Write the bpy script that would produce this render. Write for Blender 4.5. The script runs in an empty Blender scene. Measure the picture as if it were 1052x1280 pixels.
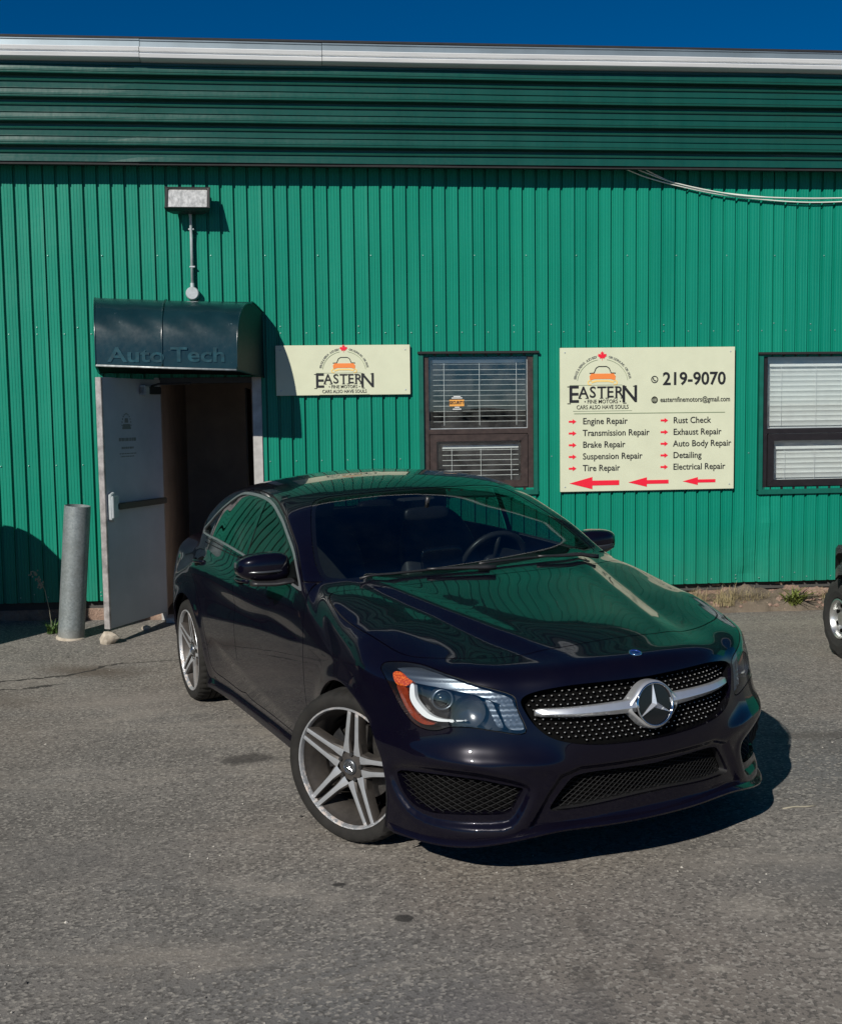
import bpy, bmesh, math, random
import numpy as np
from mathutils import Vector, Matrix
random.seed(7); np.random.seed(7)
S=bpy.context.scene; C=S.collection
# ---------------- camera ----------------
CAM=dict(f=1400.0,pitch=0.08499462457130336,yaw=0.09934639575941703,roll=0.01351823509027182,h=1.7162952512820402,d=9.412316598686989)
def cam_axes():
    pi_,ya,ro=CAM['pitch'],CAM['yaw'],CAM['roll']
    f=np.array([math.sin(ya)*math.cos(pi_),math.cos(ya)*math.cos(pi_),-math.sin(pi_)]); r=np.array([math.cos(ya),-math.sin(ya),0.]); d=np.cross(f,r)
    return math.cos(ro)*r+math.sin(ro)*d,-math.sin(ro)*r+math.cos(ro)*d,f
r_,d_,f_=cam_axes()
cam=bpy.data.cameras.new('camera'); camo=bpy.data.objects.new('camera',cam); C.objects.link(camo); S.camera=camo
camo.matrix_world=Matrix(((r_[0],-d_[0],-f_[0],0),(r_[1],-d_[1],-f_[1],-CAM['d']),(r_[2],-d_[2],-f_[2],CAM['h']),(0,0,0,1)))
cam.sensor_fit='HORIZONTAL'; cam.sensor_width=36; cam.lens=36*CAM['f']/1052; cam.clip_start=.05; cam.clip_end=3000
# ---------------- light ----------------
SUN=np.array([-.66,-1.0,.74]); SUN/=np.linalg.norm(SUN)      # towards the sun
el=math.asin(SUN[2]); az=math.atan2(SUN[0],SUN[1])
w=bpy.data.worlds.new('World'); S.world=w; w.use_nodes=True; nt=w.node_tree
sky=nt.nodes.new('ShaderNodeTexSky'); sky.sky_type='NISHITA'; sky.sun_disc=False; sky.sun_elevation=el; sky.sun_rotation=az
sky.air_density=1.0; sky.dust_density=.1; sky.ozone_density=6.0; sky.altitude=3000
hs=nt.nodes.new('ShaderNodeHueSaturation'); hs.inputs['Saturation'].default_value=1.35; nt.links.new(sky.outputs[0],hs.inputs['Color'])
nt.nodes['Background'].inputs['Strength'].default_value=.05; nt.links.new(hs.outputs[0],nt.nodes['Background'].inputs['Color'])
sl=bpy.data.lights.new('sun','SUN'); sl.energy=4.9; sl.angle=math.radians(.5); sl.color=(1,.95,.87)
so=bpy.data.objects.new('sun',sl); C.objects.link(so); so.rotation_euler=Vector(SUN).to_track_quat('Z','Y').to_euler()
S.view_settings.view_transform='Standard'; S.view_settings.look='None'; S.view_settings.exposure=.12; S.view_settings.gamma=1; S.view_settings.use_curve_mapping=False
# ---------------- materials ----------------
class NT:
    def __init__(s,name):
        s.m=bpy.data.materials.new(name); s.m.use_nodes=True; s.t=s.m.node_tree; s.b=s.t.nodes['Principled BSDF']; s.co=None
    def n(s,t,**k):
        x=s.t.nodes.new('ShaderNode'+t)
        for a,b in k.items(): setattr(x,a,b)
        return x
    def l(s,a,b): s.t.links.new(a,b)
    def coord(s,kind='Object'):
        x=s.n('TexCoord'); return x.outputs[kind]
    def map(s,v,scale=(1,1,1),loc=(0,0,0),rot=(0,0,0)):
        x=s.n('Mapping'); s.l(v,x.inputs['Vector']); x.inputs['Scale'].default_value=scale; x.inputs['Location'].default_value=loc; x.inputs['Rotation'].default_value=rot; return x.outputs[0]
    def noise(s,v,scale,detail=4,rough=.55,dist=0):
        x=s.n('TexNoise'); s.l(v,x.inputs['Vector']); x.inputs['Scale'].default_value=scale; x.inputs['Detail'].default_value=detail; x.inputs['Roughness'].default_value=rough; x.inputs['Distortion'].default_value=dist; return x.outputs['Fac']
    def vor(s,v,scale,feature='F1',out='Distance',rand=1):
        x=s.n('TexVoronoi',feature=feature); s.l(v,x.inputs['Vector']); x.inputs['Scale'].default_value=scale; x.inputs['Randomness'].default_value=rand; return x.outputs[out]
    def ramp(s,f,pts,interp='LINEAR'):
        x=s.n('ValToRGB'); s.l(f,x.inputs[0]); e=x.color_ramp.elements; x.color_ramp.interpolation=interp
        while len(e)<len(pts): e.new(.5)
        for q,(p,c) in zip(e,pts): q.position=p; q.color=(c if len(c)==4 else (*c,1)) if not isinstance(c,(int,float)) else (c,c,c,1)
        return x.outputs[0]
    def mix(s,a,b,f,mode='MIX'):
        x=s.n('Mix',data_type='RGBA',blend_type=mode)
        for i,v in ((6,a),(7,b),(0,f)):
            if isinstance(v,(int,float)): x.inputs[i].default_value=v if i==0 else (v,v,v,1)
            elif isinstance(v,tuple): x.inputs[i].default_value=(*v,1) if len(v)==3 else v
            else: s.l(v,x.inputs[i])
        return x.outputs[2]
    def math(s,op,a,b=None,c=None,clamp=False):
        x=s.n('Math',operation=op,use_clamp=clamp)
        for i,v in enumerate((a,b,c)):
            if v is None: continue
            if isinstance(v,(int,float)): x.inputs[i].default_value=v
            else: s.l(v,x.inputs[i])
        return x.outputs[0]
    def sep(s,v):
        x=s.n('SeparateXYZ'); s.l(v,x.inputs[0]); return x.outputs
    def bump(s,h,strength=.5,dist=.01,normal=None):
        x=s.n('Bump'); s.l(h,x.inputs['Height']); x.inputs['Strength'].default_value=strength; x.inputs['Distance'].default_value=dist
        if normal is not None: s.l(normal,x.inputs['Normal'])
        return x.outputs[0]
    def set(s,**k):
        for a,b in k.items():
            i=s.b.inputs[a.replace('_',' ')]
            if isinstance(b,(int,float)): i.default_value=b
            elif isinstance(b,tuple): i.default_value=(*b,1) if len(b)==3 else b
            else: s.l(b,i)
        return s
def flat(name,col,rough=.5,metal=0,wear=.0,scale=20,**k):
    m=NT(name); co=m.coord()
    if wear:
        n=m.noise(co,scale,6,.6); c=m.ramp(n,[(.3,tuple(x*(1-wear) for x in col)),(.7,tuple(min(1,x*(1+wear*.6)) for x in col))])
        m.set(Base_Color=c); r=m.math('MULTIPLY_ADD',m.noise(co,scale*2.3,3),.25*wear*2,rough-.12*wear*2); m.set(Roughness=r)
    else: m.set(Base_Color=col,Roughness=rough)
    m.set(Metallic=metal,**k); return m.m
M={}
def thin_glass(name,tint,ior_spec=.5,dirt=.02,rough=.0):
    m=NT(name); t=m.n('BsdfTransparent'); t.inputs[0].default_value=(*tint,1); g=m.n('BsdfGlossy'); g.inputs['Roughness'].default_value=rough; g.inputs[0].default_value=(1,1,1,1)
    ge=m.n('NewGeometry'); dt=m.n('VectorMath',operation='DOT_PRODUCT'); m.l(ge.outputs['Normal'],dt.inputs[0]); m.l(ge.outputs['Incoming'],dt.inputs[1])
    cs=m.math('SUBTRACT',1.,m.math('ABSOLUTE',dt.outputs['Value']),clamp=True)
    fac=m.math('MULTIPLY_ADD',m.math('POWER',cs,5.),.92,.075,clamp=True)
    mx=m.n('MixShader'); m.l(fac,mx.inputs[0]); m.l(t.outputs[0],mx.inputs[1]); m.l(g.outputs[0],mx.inputs[2])
    d=m.n('BsdfDiffuse'); d.inputs[0].default_value=(.5,.5,.48,1); mx2=m.n('MixShader')
    dn=m.noise(m.coord(),7,5,.65); df=m.math('MULTIPLY',m.ramp(dn,[(.4,0.),(.75,1.)]),dirt)
    m.l(df,mx2.inputs[0]); m.l(mx.outputs[0],mx2.inputs[1]); m.l(d.outputs[0],mx2.inputs[2])
    m.l(mx2.outputs[0],m.t.nodes['Material Output'].inputs['Surface']); m.t.nodes.remove(m.b); return m.m
def car_materials():
    m=NT('car_paint'); co=m.coord()
    n=m.noise(co,900,2,.5); dust=m.noise(co,5,6,.7); fine=m.noise(co,140,3,.6)
    base=m.mix((.0014,.0012,.0036),(.0040,.0033,.0100),n)
    z=m.sep(co)[2]; low=m.math('MULTIPLY',m.math('SUBTRACT',.42,z,clamp=True),.14)
    d=m.math('MULTIPLY',m.math('ADD',m.math('MULTIPLY',m.ramp(dust,[(.45,0.),(.8,1.)]),.018),m.math('MULTIPLY',low,m.ramp(fine,[(.3,.1),(.8,.5)]))),.55)
    base=m.mix(base,(.16,.14,.11),d)
    m.set(Base_Color=base,Metallic=.12,Roughness=.27,Coat_Weight=.80,Coat_Roughness=m.math('MULTIPLY_ADD',d,.35,.010),Coat_IOR=1.44,Specular_IOR_Level=.06)
    m.set(Coat_Normal=m.bump(m.noise(co,70,1,.4),.006,.002))
    M['paint']=m.m
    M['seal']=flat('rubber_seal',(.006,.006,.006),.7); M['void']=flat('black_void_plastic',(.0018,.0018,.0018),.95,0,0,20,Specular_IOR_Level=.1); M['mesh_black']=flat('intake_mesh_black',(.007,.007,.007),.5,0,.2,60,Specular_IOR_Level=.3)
    M['gloss_black']=flat('gloss_black',(.004,.004,.005),.10,0,0,20,Coat_Weight=.6,Coat_Roughness=.03)
    M['black_plastic']=flat('black_plastic',(.016,.016,.017),.42,0,.3,60)
    M['satin']=flat('satin_trim',(.24,.255,.26),.34,.6,.1,30)
    M['silver_bar']=flat('satin_silver_bar',(.66,.68,.70),.28,.75,.06,40)
    M['chrome']=flat('chrome',(.78,.80,.82),.06,1.0)
    M['pin']=flat('chrome_pin',(.85,.85,.86),.22,.75)
    M['badge_blue']=flat('badge_blue',(.006,.02,.12),.2,0,0,20,Coat_Weight=.5); M['badge_ring']=flat('badge_ring',(.02,.05,.22),.2,.3,0,20,Coat_Weight=.5)
    M['windshield']=thin_glass('windshield_glass',(.50,.56,.56),dirt=.003); M['tint']=thin_glass('tinted_glass',(.10,.11,.11)); M['side_glass']=thin_glass('side_glass',(.30,.34,.33),dirt=.006)
    M['lens']=thin_glass('lamp_lens',(.94,.96,.97),dirt=.01)
    M['lamp_dark']=flat('lamp_housing',(.018,.019,.021),.28,.3); M['lamp_mid']=flat('lamp_grey',(.10,.105,.11),.25,.7)
    M['lamp_chrome']=flat('lamp_reflector',(.15,.175,.20),.34,.8)
    M['drl']=flat('light_guide_white',(.70,.72,.72),.18,0,0,20,Coat_Weight=.5)
    m=NT('amber_reflector'); v=m.vor(m.coord(),150,'F1','Distance'); c=m.ramp(v,[(.1,(.85,.20,.02)),(.6,(.42,.05,.006))]); m.set(Base_Color=c,Roughness=.12,Coat_Weight=.8,Normal=m.bump(v,.6,.003)); M['amber']=m.m
    M['amber_dark']=flat('dark_reflector',(.20,.028,.010),.18,0,.3,90,Coat_Weight=.6)
    M['red_lens']=flat('red_lens',(.20,.004,.004),.12,0,0,20,Coat_Weight=.8)
    M['proj_glass']=flat('projector_glass',(.012,.016,.018),.03,0,0,20,Coat_Weight=1.0)
    M['mirror']=flat('mirror_glass',(.8,.82,.84),.02,1.0)
    M['interior']=flat('cabin_plastic',(.018,.018,.020),.6,0,.2,40); M['leather']=flat('leather',(.03,.03,.032),.35,0,.2,90)
    M['seat']=flat('seat_fabric',(.045,.046,.050),.55,0,.2,60)
    m=NT('tyre_rubber'); co=m.coord(); n=m.noise(co,14,6,.65); n2=m.noise(co,160,3,.6); m.set(Base_Color=m.mix(m.ramp(n,[(.3,(.010,.0098,.0095)),(.75,(.022,.021,.019))]),(.06,.055,.048),m.math('MULTIPLY',n2,.14)),Roughness=.85,Specular_IOR_Level=.2,Normal=m.bump(n2,.25,.002)); M['tyre']=m.m
    m=NT('alloy'); co=m.coord(); n=m.noise(co,9,7,.7); sp=m.sep(co); r=m.math('SQRT',m.math('ADD',m.math('POWER',sp[0],2.),m.math('POWER',sp[2],2.)))
    sc=m.math('MULTIPLY',m.math('GREATER_THAN',r,.2290),m.ramp(m.noise(co,26,6,.75),[(.47,0.),(.56,1.)])); lowz=m.ramp(m.noise(co,3,2,.5),[(.42,0.),(.58,1.)])
    sc=m.math('MULTIPLY',sc,lowz)
    c=m.mix(m.ramp(n,[(.25,(.38,.40,.42)),(.75,(.56,.58,.60))]),(.50,.44,.40),sc); m.set(Base_Color=c,Metallic=m.math('MULTIPLY_ADD',sc,-.4,.62),Roughness=m.math('MULTIPLY_ADD',sc,.4,.30),Normal=m.bump(m.math('MULTIPLY',sc,m.noise(co,200,3)),.6,.003)); M['alloy']=m.m
    m=NT('alloy_dark'); co=m.coord(); n=m.noise(co,12,7,.7); m.set(Base_Color=m.ramp(n,[(.25,(.030,.027,.025)),(.8,(.085,.075,.066))]),Metallic=.35,Roughness=.55); M['alloy_dark']=m.m
    M['cap']=flat('wheel_cap',(.13,.14,.15),.35,.8,.3,60); M['bolt']=flat('wheel_bolt',(.09,.09,.09),.4,.8,.3,80); M['disc']=flat('brake_disc',(.22,.21,.20),.35,.9,.3,40)

# ---------------- car body as one smooth solid ----------------
def spl(pts):
    """smooth monotone-ish cubic (Catmull/pchip) through points -> fast lookup table"""
    pts=sorted(pts); x=np.array([a for a,b in pts],float); y=np.array([b for a,b in pts],float)
    h=np.diff(x); d=np.diff(y)/h; n=len(x); m=np.zeros(n)
    m[0],m[-1]=d[0],d[-1]
    m[1:-1]=(d[:-1]*h[1:]+d[1:]*h[:-1])/(h[1:]+h[:-1])
    X=np.linspace(x[0]-.5,x[-1]+.5,1600)
    i=np.clip(np.searchsorted(x,X)-1,0,n-2); t=(X-x[i])/h[i]
    tc=np.clip(t,0,1)
    Y=(2*tc**3-3*tc**2+1)*y[i]+(tc**3-2*tc**2+tc)*h[i]*m[i]+(-2*tc**3+3*tc**2)*y[i+1]+(tc**3-tc**2)*h[i]*m[i+1]
    Y+=np.where(t<0,(X-x[0])*m[0],0)+np.where(t>1,(X-x[-1])*m[-1],0)
    # light smoothing of the table keeps second derivatives continuous
    k=np.hanning(41); k/=k.sum(); Yp=np.concatenate([2*Y[0]-Y[20:0:-1],Y,2*Y[-1]-Y[-2:-22:-1]])
    Y=np.convolve(Yp,k,'valid')
    x0=X[0]; dx=X[1]-X[0]; nn=len(X)-2
    def f(q):
        s=np.clip((q-x0)/dx,0,nn); j=s.astype(int); return Y[j]+(Y[j+1]-Y[j])*(s-j)
    return f
def smax(a,b,k):
    h=np.maximum(k-np.abs(a-b),0)/k
    return np.maximum(a,b)+h*h*h*k/6
def smin(a,b,k): return -smax(-a,-b,k)
def sstep(t):
    t=np.clip(t,0,1); return t*t*(3-2*t)
def kink(t,w): # ~max(t,0) rounded over w
    return w*np.logaddexp(0,t/w)
def gau(t): return np.exp(-t*t)
wp=spl([(-3.8,.68),(-3.6,.785),(-3.4,.85),(-3.1,.892),(-2.7,.888),(-2.3,.880),(-1.6,.872),(-.9,.872),(-.4,.878),(0,.886),(.3,.878),(.55,.850),(.9,.80)])
dv=spl([(.10,-.10),(.16,-.062),(.22,-.040),(.30,-.022),(.45,-.006),(.58,0),(.70,-.003),(.80,-.012),(.88,-.027),(.94,-.050),(1.0,-.09),(1.1,-.20)])
zc=spl([(1.0,.735),(.95,.79),(.9,.803),(.8,.826),(.65,.850),(.4,.888),(.1,.928),(-.2,.975),(-.45,1.005),(-.8,.995),(-1.5,.99),(-2.4,1.0),(-2.8,1.02),(-3.2,1.03),(-3.5,1.03),(-3.62,1.035),(-3.8,1.03)])
crown=spl([(-.1,0),(0,0),(.15,.002),(.3,.008),(.45,.016),(.6,.020),(.7,.028),(.8,.05),(.9,.11)])
xplan=spl([(-.1,.885),(0,.885),(.15,.877),(.3,.850),(.45,.802),(.6,.722),(.7,.638),(.78,.530),(.84,.41),(.88,.30),(.92,.1)])
fz=spl([(.10,-.05),(.16,-.022),(.24,-.014),(.36,-.008),(.46,0),(.52,-.001),(.58,-.010),(.66,-.028),(.72,-.042),(.78,-.058),(.83,-.082),(.9,-.15)])
xrear=spl([(-.1,-3.735),(0,-3.735),(.3,-3.72),(.5,-3.66),(.65,-3.54),(.75,-3.40),(.85,-3.15)])
rz=spl([(.15,.12),(.25,.05),(.4,.0),(.6,.0),(.8,.03),(.95,.06),(1.02,.06),(1.1,.05)])
roof=spl([(.2,.60),(-.2,.86),(-.42,.985),(-.7,1.135),(-.95,1.262),(-1.12,1.335),(-1.28,1.378),(-1.45,1.405),(-1.65,1.420),(-1.9,1.422),(-2.15,1.410),(-2.4,1.375),(-2.65,1.305),(-2.9,1.20),(-3.15,1.095),(-3.4,1.0),(-3.7,.88)])
rcrown=spl([(-.1,0),(0,0),(.2,.006),(.35,.018),(.5,.036),(.6,.055),(.75,.10)])
gw=spl([(.2,.78),(-.3,.825),(-.6,.835),(-.9,.838),(-1.3,.838),(-1.8,.830),(-2.2,.812),(-2.6,.785),(-2.9,.735),(-3.2,.58),(-3.6,.45)])
# character lines (side): z as a function of x
drop=spl([(.5,.80),(.2,.785),(-.3,.755),(-1.0,.712),(-1.6,.668),(-2.1,.622),(-2.4,.59)])
should=spl([(-.6,.80),(-1.2,.835),(-1.8,.865),(-2.4,.895),(-2.9,.915),(-3.4,.90)])
lowl=spl([(-.3,.30),(-.7,.315),(-1.2,.36),(-1.8,.44),(-2.3,.53)])
def width(x,z):
    w=wp(x)+dv(z)*(1-.75*sstep((x-.2)/.2)*sstep((.5-z)/.1))
    # dropping line: convex edge with the metal scooped in above it
    t=z-drop(x); a=sstep((.55-x)/.5)*sstep((x+2.5)/.5)
    w-=a*.24*(kink(t,.004)-kink(t-.055,.02))
    # shoulder / haunch above the rear wheel
    t=z-should(x); a=sstep((-.7-x)/.9)*sstep((x+3.65)/.35)
    w+=a*(.020*gau((t+.02)/.075)-.14*(kink(t,.007)-kink(t-.08,.02)))
    # rising line on the doors, metal pulled in under it
    t=lowl(x)-z; a=sstep((-.45-x)/.3)*sstep((x+2.35)/.4)
    w-=a*.18*(kink(t,.007)-kink(t-.075,.02))
    # flares
    for cx,R in ((0,.350),(-2.699,.350)):
        r=np.hypot(x-cx,z-.322)
        w+=.011*gau((r-R)/.055)
    return w
def dome(x,y):
    yr=.30+(.62-x)*.245
    t=yr-y
    return (.012*sstep((t+.07)/.09)+.006*gau((t-.02)/.05)+.16*(kink(t,.004)-kink(t,.03)))*sstep((.80-x)/.45)
def topz(x,y):
    return zc(x)-crown(y)*(1+1.6*sstep((-2.4-x)/.7)+1.1*sstep((x-.05)/.45)-.45*sstep((-.05-x)/.4)*sstep((x+1.2)/.4))+dome(x,y)*sstep((x+.75)/.2)-.010
def psd(q,poly):
    d=np.full(len(q),1e9); ins=np.zeros(len(q),bool); n=len(poly)
    for i in range(n):
        a=poly[i]; b=poly[(i+1)%n]; e=b-a; w=q-a
        t=np.clip((w@e)/(e@e+1e-12),0,1); r=w-t[:,None]*e; d=np.minimum(d,(r*r).sum(1))
        if a[1]!=b[1]:
            c=((a[1]>q[:,1])!=(b[1]>q[:,1])); X=a[0]+(q[:,1]-a[1])*(b[0]-a[0])/(b[1]-a[1]); ins^=c&(q[:,0]<X)
    d=np.sqrt(d); return np.where(ins,-d,d)
REC_S=np.array([(.338,.398),(.318,.425),(.262,.444),(.13,.452),(-.015,.447),(-.14,.422),(-.205,.398),(-.208,.375),(-.185,.320),(-.150,.262),(-.10,.248),(.06,.244),(.165,.246),(.245,.268),(.295,.312),(.325,.360)])
REC_L=np.array([(-.40,.455),(0,.455),(.30,.455),(.372,.430),(.415,.36),(.475,.245),(.46,.232),(.3,.245),(0,.255),(-.4,.25)])
def _round(P):
    Q=P
    for _ in range(1): Q=np.concatenate([[.78*a+.22*b,.22*a+.78*b] for a,b in zip(Q,np.roll(Q,-1,0))])
    return Q
REC_S=_round(REC_S)
def recess(x,y,z):
    o=np.zeros(np.broadcast(x,y,z).shape)
    X,Y,Z=np.broadcast_arrays(x,y,z)
    m=(X>.25)&(Z<.52)&(Z>.17)
    if m.any():
        s=(Y[m]-X[m])*.70711; q=np.stack([s,Z[m]],1)
        d=psd(q,REC_S); a=.024*sstep((.014-d)/.030)
        q=np.stack([Y[m],Z[m]],1); d2=psd(q,REC_L); a+=.020*sstep((.014-d2)/.030)
        # raised lip just outside the side recess
        a-=.006*gau((d-.030)/.018)
        o[m]=a
    return o
def front(x,y,z):
    fx=xplan(y)+fz(z)
    # crisp fold below headlight/grille, running round the nose
    zl=.475+.05*y*y
    t=z-zl; a=sstep((y-.30)/.2)
    fx-=a*.46*(kink(t,.006)-kink(t-.05,.02))
    fx+=a*.012*gau((t+.012)/.035)
    return fx
def f_lower(x,y,z):
    s=y-width(x,z)
    t=(z-topz(x,y))*.97
    kc=.075+.03*sstep((-1.-x)/1.)
    g=smax(s,t,.06)
    fr=(x-front(x,y,z))*.93
    g=smax(g,fr,.11-.055*(1-sstep(y/.55))*sstep((z-.6)/.12))+recess(x,y,z)*.9
    g=smax(g,xrear(y)+rz(z)-x,.10)
    zb=.230-.062*sstep((y-.36)/.40)*sstep((x+.0)/.3)-.03*sstep((-x)/.5)+.03*sstep((-3-x)/.5)
    return smax(g,zb-z,.025)
def green_parts(x,y,z):
    a=sstep((-.9-x)/.7)  # 0 windscreen, 1 rear
    xs=x+(1-a)*.13*y*y-a*.10*y*y
    t=(z-(roof(xs)-rcrown(y)*(.35+.65*sstep((-.8-x)/.5))))*(1-.13*(1-a))
    zz=np.maximum(z-.93,-.05)
    s=y-(gw(x)-.27*zz-.30*zz*zz)
    return s*.90,t
def f_green(x,y,z):
    s,t=green_parts(x,y,z)
    return smax(smax(s,t,.045),.80-z,.05)
def car(x,y,z):
    y=np.sqrt(y*y+1e-7)
    return smin(f_lower(x,y,z),f_green(x,y,z),.045+.05*sstep((x+1.1)/.6))
def grad(P,f=car,e=1.2e-3):
    G=np.empty_like(P)
    for i in range(3):
        d=np.zeros(3); d[i]=e
        a=P+d; b=P-d
        G[:,i]=(f(a[:,0],a[:,1],a[:,2])-f(b[:,0],b[:,1],b[:,2]))/(2*e)
    return G
def project(P,f=car,n=3):
    for _ in range(n):
        G=grad(P,f); v=f(P[:,0],P[:,1],P[:,2]); P=P-G*(v/np.maximum((G*G).sum(1),.05))[:,None]
    return P
def nets(f,lo,hi,h,block=4):
    """surface nets over the y>=0 half, evaluated only near the surface; returns verts, quads"""
    lo=np.array(lo,float); n=np.ceil((np.array(hi)-lo)/(h*block)).astype(int)*block
    ax=[lo[i]+h*np.arange(n[i]+1) for i in range(3)]
    F=np.full(tuple(n+1),9.,np.float32)
    c=[a[::block] for a in ax]
    X,Y,Z=np.meshgrid(*c,indexing='ij'); C=f(X,Y,Z)
    F[::block,::block,::block]=C
    # blocks near the surface
    m=np.abs(C)<h*block*1.9
    B=m[:-1,:-1,:-1].copy()
    for i in (0,1):
        for j in (0,1):
            for k in (0,1): B|=m[i:m.shape[0]-1+i,j:m.shape[1]-1+j,k:m.shape[2]-1+k]
    bi=np.argwhere(B)*block
    o=np.stack(np.meshgrid(*[np.arange(block+1)]*3,indexing='ij'),-1).reshape(-1,3)
    for s in range(0,len(bi),4000):
        I=(bi[s:s+4000,None,:]+o[None]).reshape(-1,3)
        F[I[:,0],I[:,1],I[:,2]]=f(ax[0][I[:,0]],ax[1][I[:,1]],ax[2][I[:,2]])
    # fill sign of the untouched cells from coarse sign
    near=np.zeros(tuple(n),bool); near=np.repeat(np.repeat(np.repeat(B,block,0),block,1),block,2)
    S=F<0
    s8=[S[i:S.shape[0]-1+i,j:S.shape[1]-1+j,k:S.shape[2]-1+k] for i in (0,1) for j in (0,1) for k in (0,1)]
    cnt=sum(a.astype(np.int8) for a in s8); act=(cnt>0)&(cnt<8)&near
    idx=-np.ones(act.shape,int); ai=np.argwhere(act); idx[act]=np.arange(len(ai))
    acc=np.zeros((len(ai),3)); num=np.zeros(len(ai))
    corners=[(i,j,k) for i in (0,1) for j in (0,1) for k in (0,1)]
    for a in corners:
        for b in corners:
            if sum(b)-sum(a)==1 and all(q>=p for p,q in zip(a,b)):
                fa=F[ai[:,0]+a[0],ai[:,1]+a[1],ai[:,2]+a[2]]; fb=F[ai[:,0]+b[0],ai[:,1]+b[1],ai[:,2]+b[2]]
                cr=(fa<0)!=(fb<0); t=np.where(cr,fa/np.where(fa==fb,1,fa-fb),0)
                p=np.array(a)[None]+t[:,None]*(np.array(b)-np.array(a))[None]
                acc+=np.where(cr[:,None],p,0); num+=cr
    V=lo+h*(ai+acc/num[:,None])
    quads=[]
    for d in range(3):
        e=[0,0,0]; e[d]=1
        sh=[slice(1,-1)]*3
        u,v=[(1,2),(2,0),(0,1)][d]
        sl0=[slice(1,act.shape[i]) for i in range(3)]; sl0[d]=slice(0,act.shape[d])
        sl1=list(sl0); sl1[d]=slice(1,act.shape[d]+1)
        A=S[tuple(sl0)]; Bn=S[tuple(sl1)]
        q=np.argwhere(A!=Bn); 
        for k in range(3):
            if k!=d: q[:,k]+=1
        ins=S[q[:,0],q[:,1],q[:,2]]
        du=np.zeros(3,int);du[u]=1; dw=np.zeros(3,int);dw[v]=1
        c4=[q-du-dw,q-dw,q,q-du]
        I=np.stack([idx[c[:,0],c[:,1],c[:,2]] for c in c4],1)
        ok=(I>=0).all(1); I=I[ok]; ins=ins[ok]
        I[~ins]=I[~ins][:,::-1]
        quads.append(I)
    return V,np.concatenate(quads)

# outlines in car coordinates, right/left symmetric (y>=0). modes: S side (x,z), T top (x,y), F front (y,z), D diagonal (s=(y-x)/sqrt2, z)
FEAT={
 'dlo':('S',[(-.52,.966),(-.50,.985),(-.55,1.05),(-.77,1.165),(-1.0,1.27),(-1.2,1.34),(-1.42,1.365),(-1.65,1.365),(-1.9,1.345),(-2.15,1.290),(-2.4,1.205),(-2.6,1.120),(-2.76,1.058),(-2.72,1.048),(-2.3,1.048),(-1.8,1.035),(-1.3,1.012),(-.9,.989)]),
 'fdoor':('S',[(-.50,.30),(-.505,.60),(-.515,.80),(-.53,.95),(-.62,1.04),(-.80,1.135),(-1.0,1.225),(-1.2,1.297),(-1.42,1.34),(-1.60,1.352),(-1.635,1.2),(-1.66,.98),(-1.655,.70),(-1.64,.45),(-1.63,.27),(-1.2,.255),(-.55,.255)]),
 'rdoor':('S',[(-1.66,.98),(-1.635,1.2),(-1.60,1.352),(-1.9,1.346),(-2.15,1.30),(-2.42,1.215),(-2.58,1.13),(-2.60,1.0),(-2.56,.86),(-2.44,.74),(-2.33,.60),(-2.27,.42),(-2.24,.29),(-2.1,.265),(-1.63,.27),(-1.64,.45),(-1.655,.70)]),
 'ws':('T',[(-.40,0),(-.415,.25),(-.45,.45),(-.51,.62),(-.575,.72),(-.66,.73),(-.78,.705),(-.95,.65),(-1.12,.585),(-1.20,.535),(-1.21,.45),(-1.17,.25),(-1.155,0),(-1.155,-.3),(-.40,-.3)]),
 'rw':('T',[(-2.20,-.3),(-2.20,0),(-2.21,.25),(-2.25,.45),(-2.32,.52),(-2.6,.545),(-2.9,.53),(-3.02,.48),(-3.1,.3),(-3.13,0),(-3.13,-.3)]),
 'hood':('T',[(.612,-.3),(.612,0),(.607,.2),(.585,.33),(.545,.45),(.505,.545),(.44,.648),(.36,.722),(.28,.757),(.125,.785),(-.04,.803),(-.2,.808),(-.36,.79),(-.41,.755),(-.40,.68),(-.34,.5),(-.31,.25),(-.30,0),(-.30,-.3)]),
 'head':('D',[(.385,.785),(.372,.803),(.300,.812),(.20,.809),(.088,.790),(-.025,.760),(-.150,.722),(-.169,.67),(-.198,.590),(-.10,.598),(-.007,.610),(.070,.608),(.122,.592),(.176,.592),(.227,.610),(.279,.658),(.325,.720),(.366,.765)]),
 'grille':('F',[(0,.748),(.10,.750),(.3,.750),(.40,.738),(.455,.722),(.478,.700),(.470,.665),(.445,.615),(.405,.575),(.35,.553),(.25,.535),(.12,.527),(0,.524),(-.2,.524),(-.2,.748)]),
 'lint':('F',[(0,.427),(.10,.431),(.25,.432),(.315,.424),(.345,.400),(.385,.345),(.405,.310),(.395,.298),(.30,.298),(.1,.312),(0,.314),(-.2,.314),(-.2,.427)]),
 'sint':('D',[(.307,.400),(.296,.413),(.256,.422),(.131,.430),(-.016,.4245),(-.136,.401),(-.183,.388),(-.181,.376),(-.165,.349),(-.138,.302),(-.104,.291),(.063,.283),(.163,.279),(.236,.296),(.284,.340)]),
}

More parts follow.
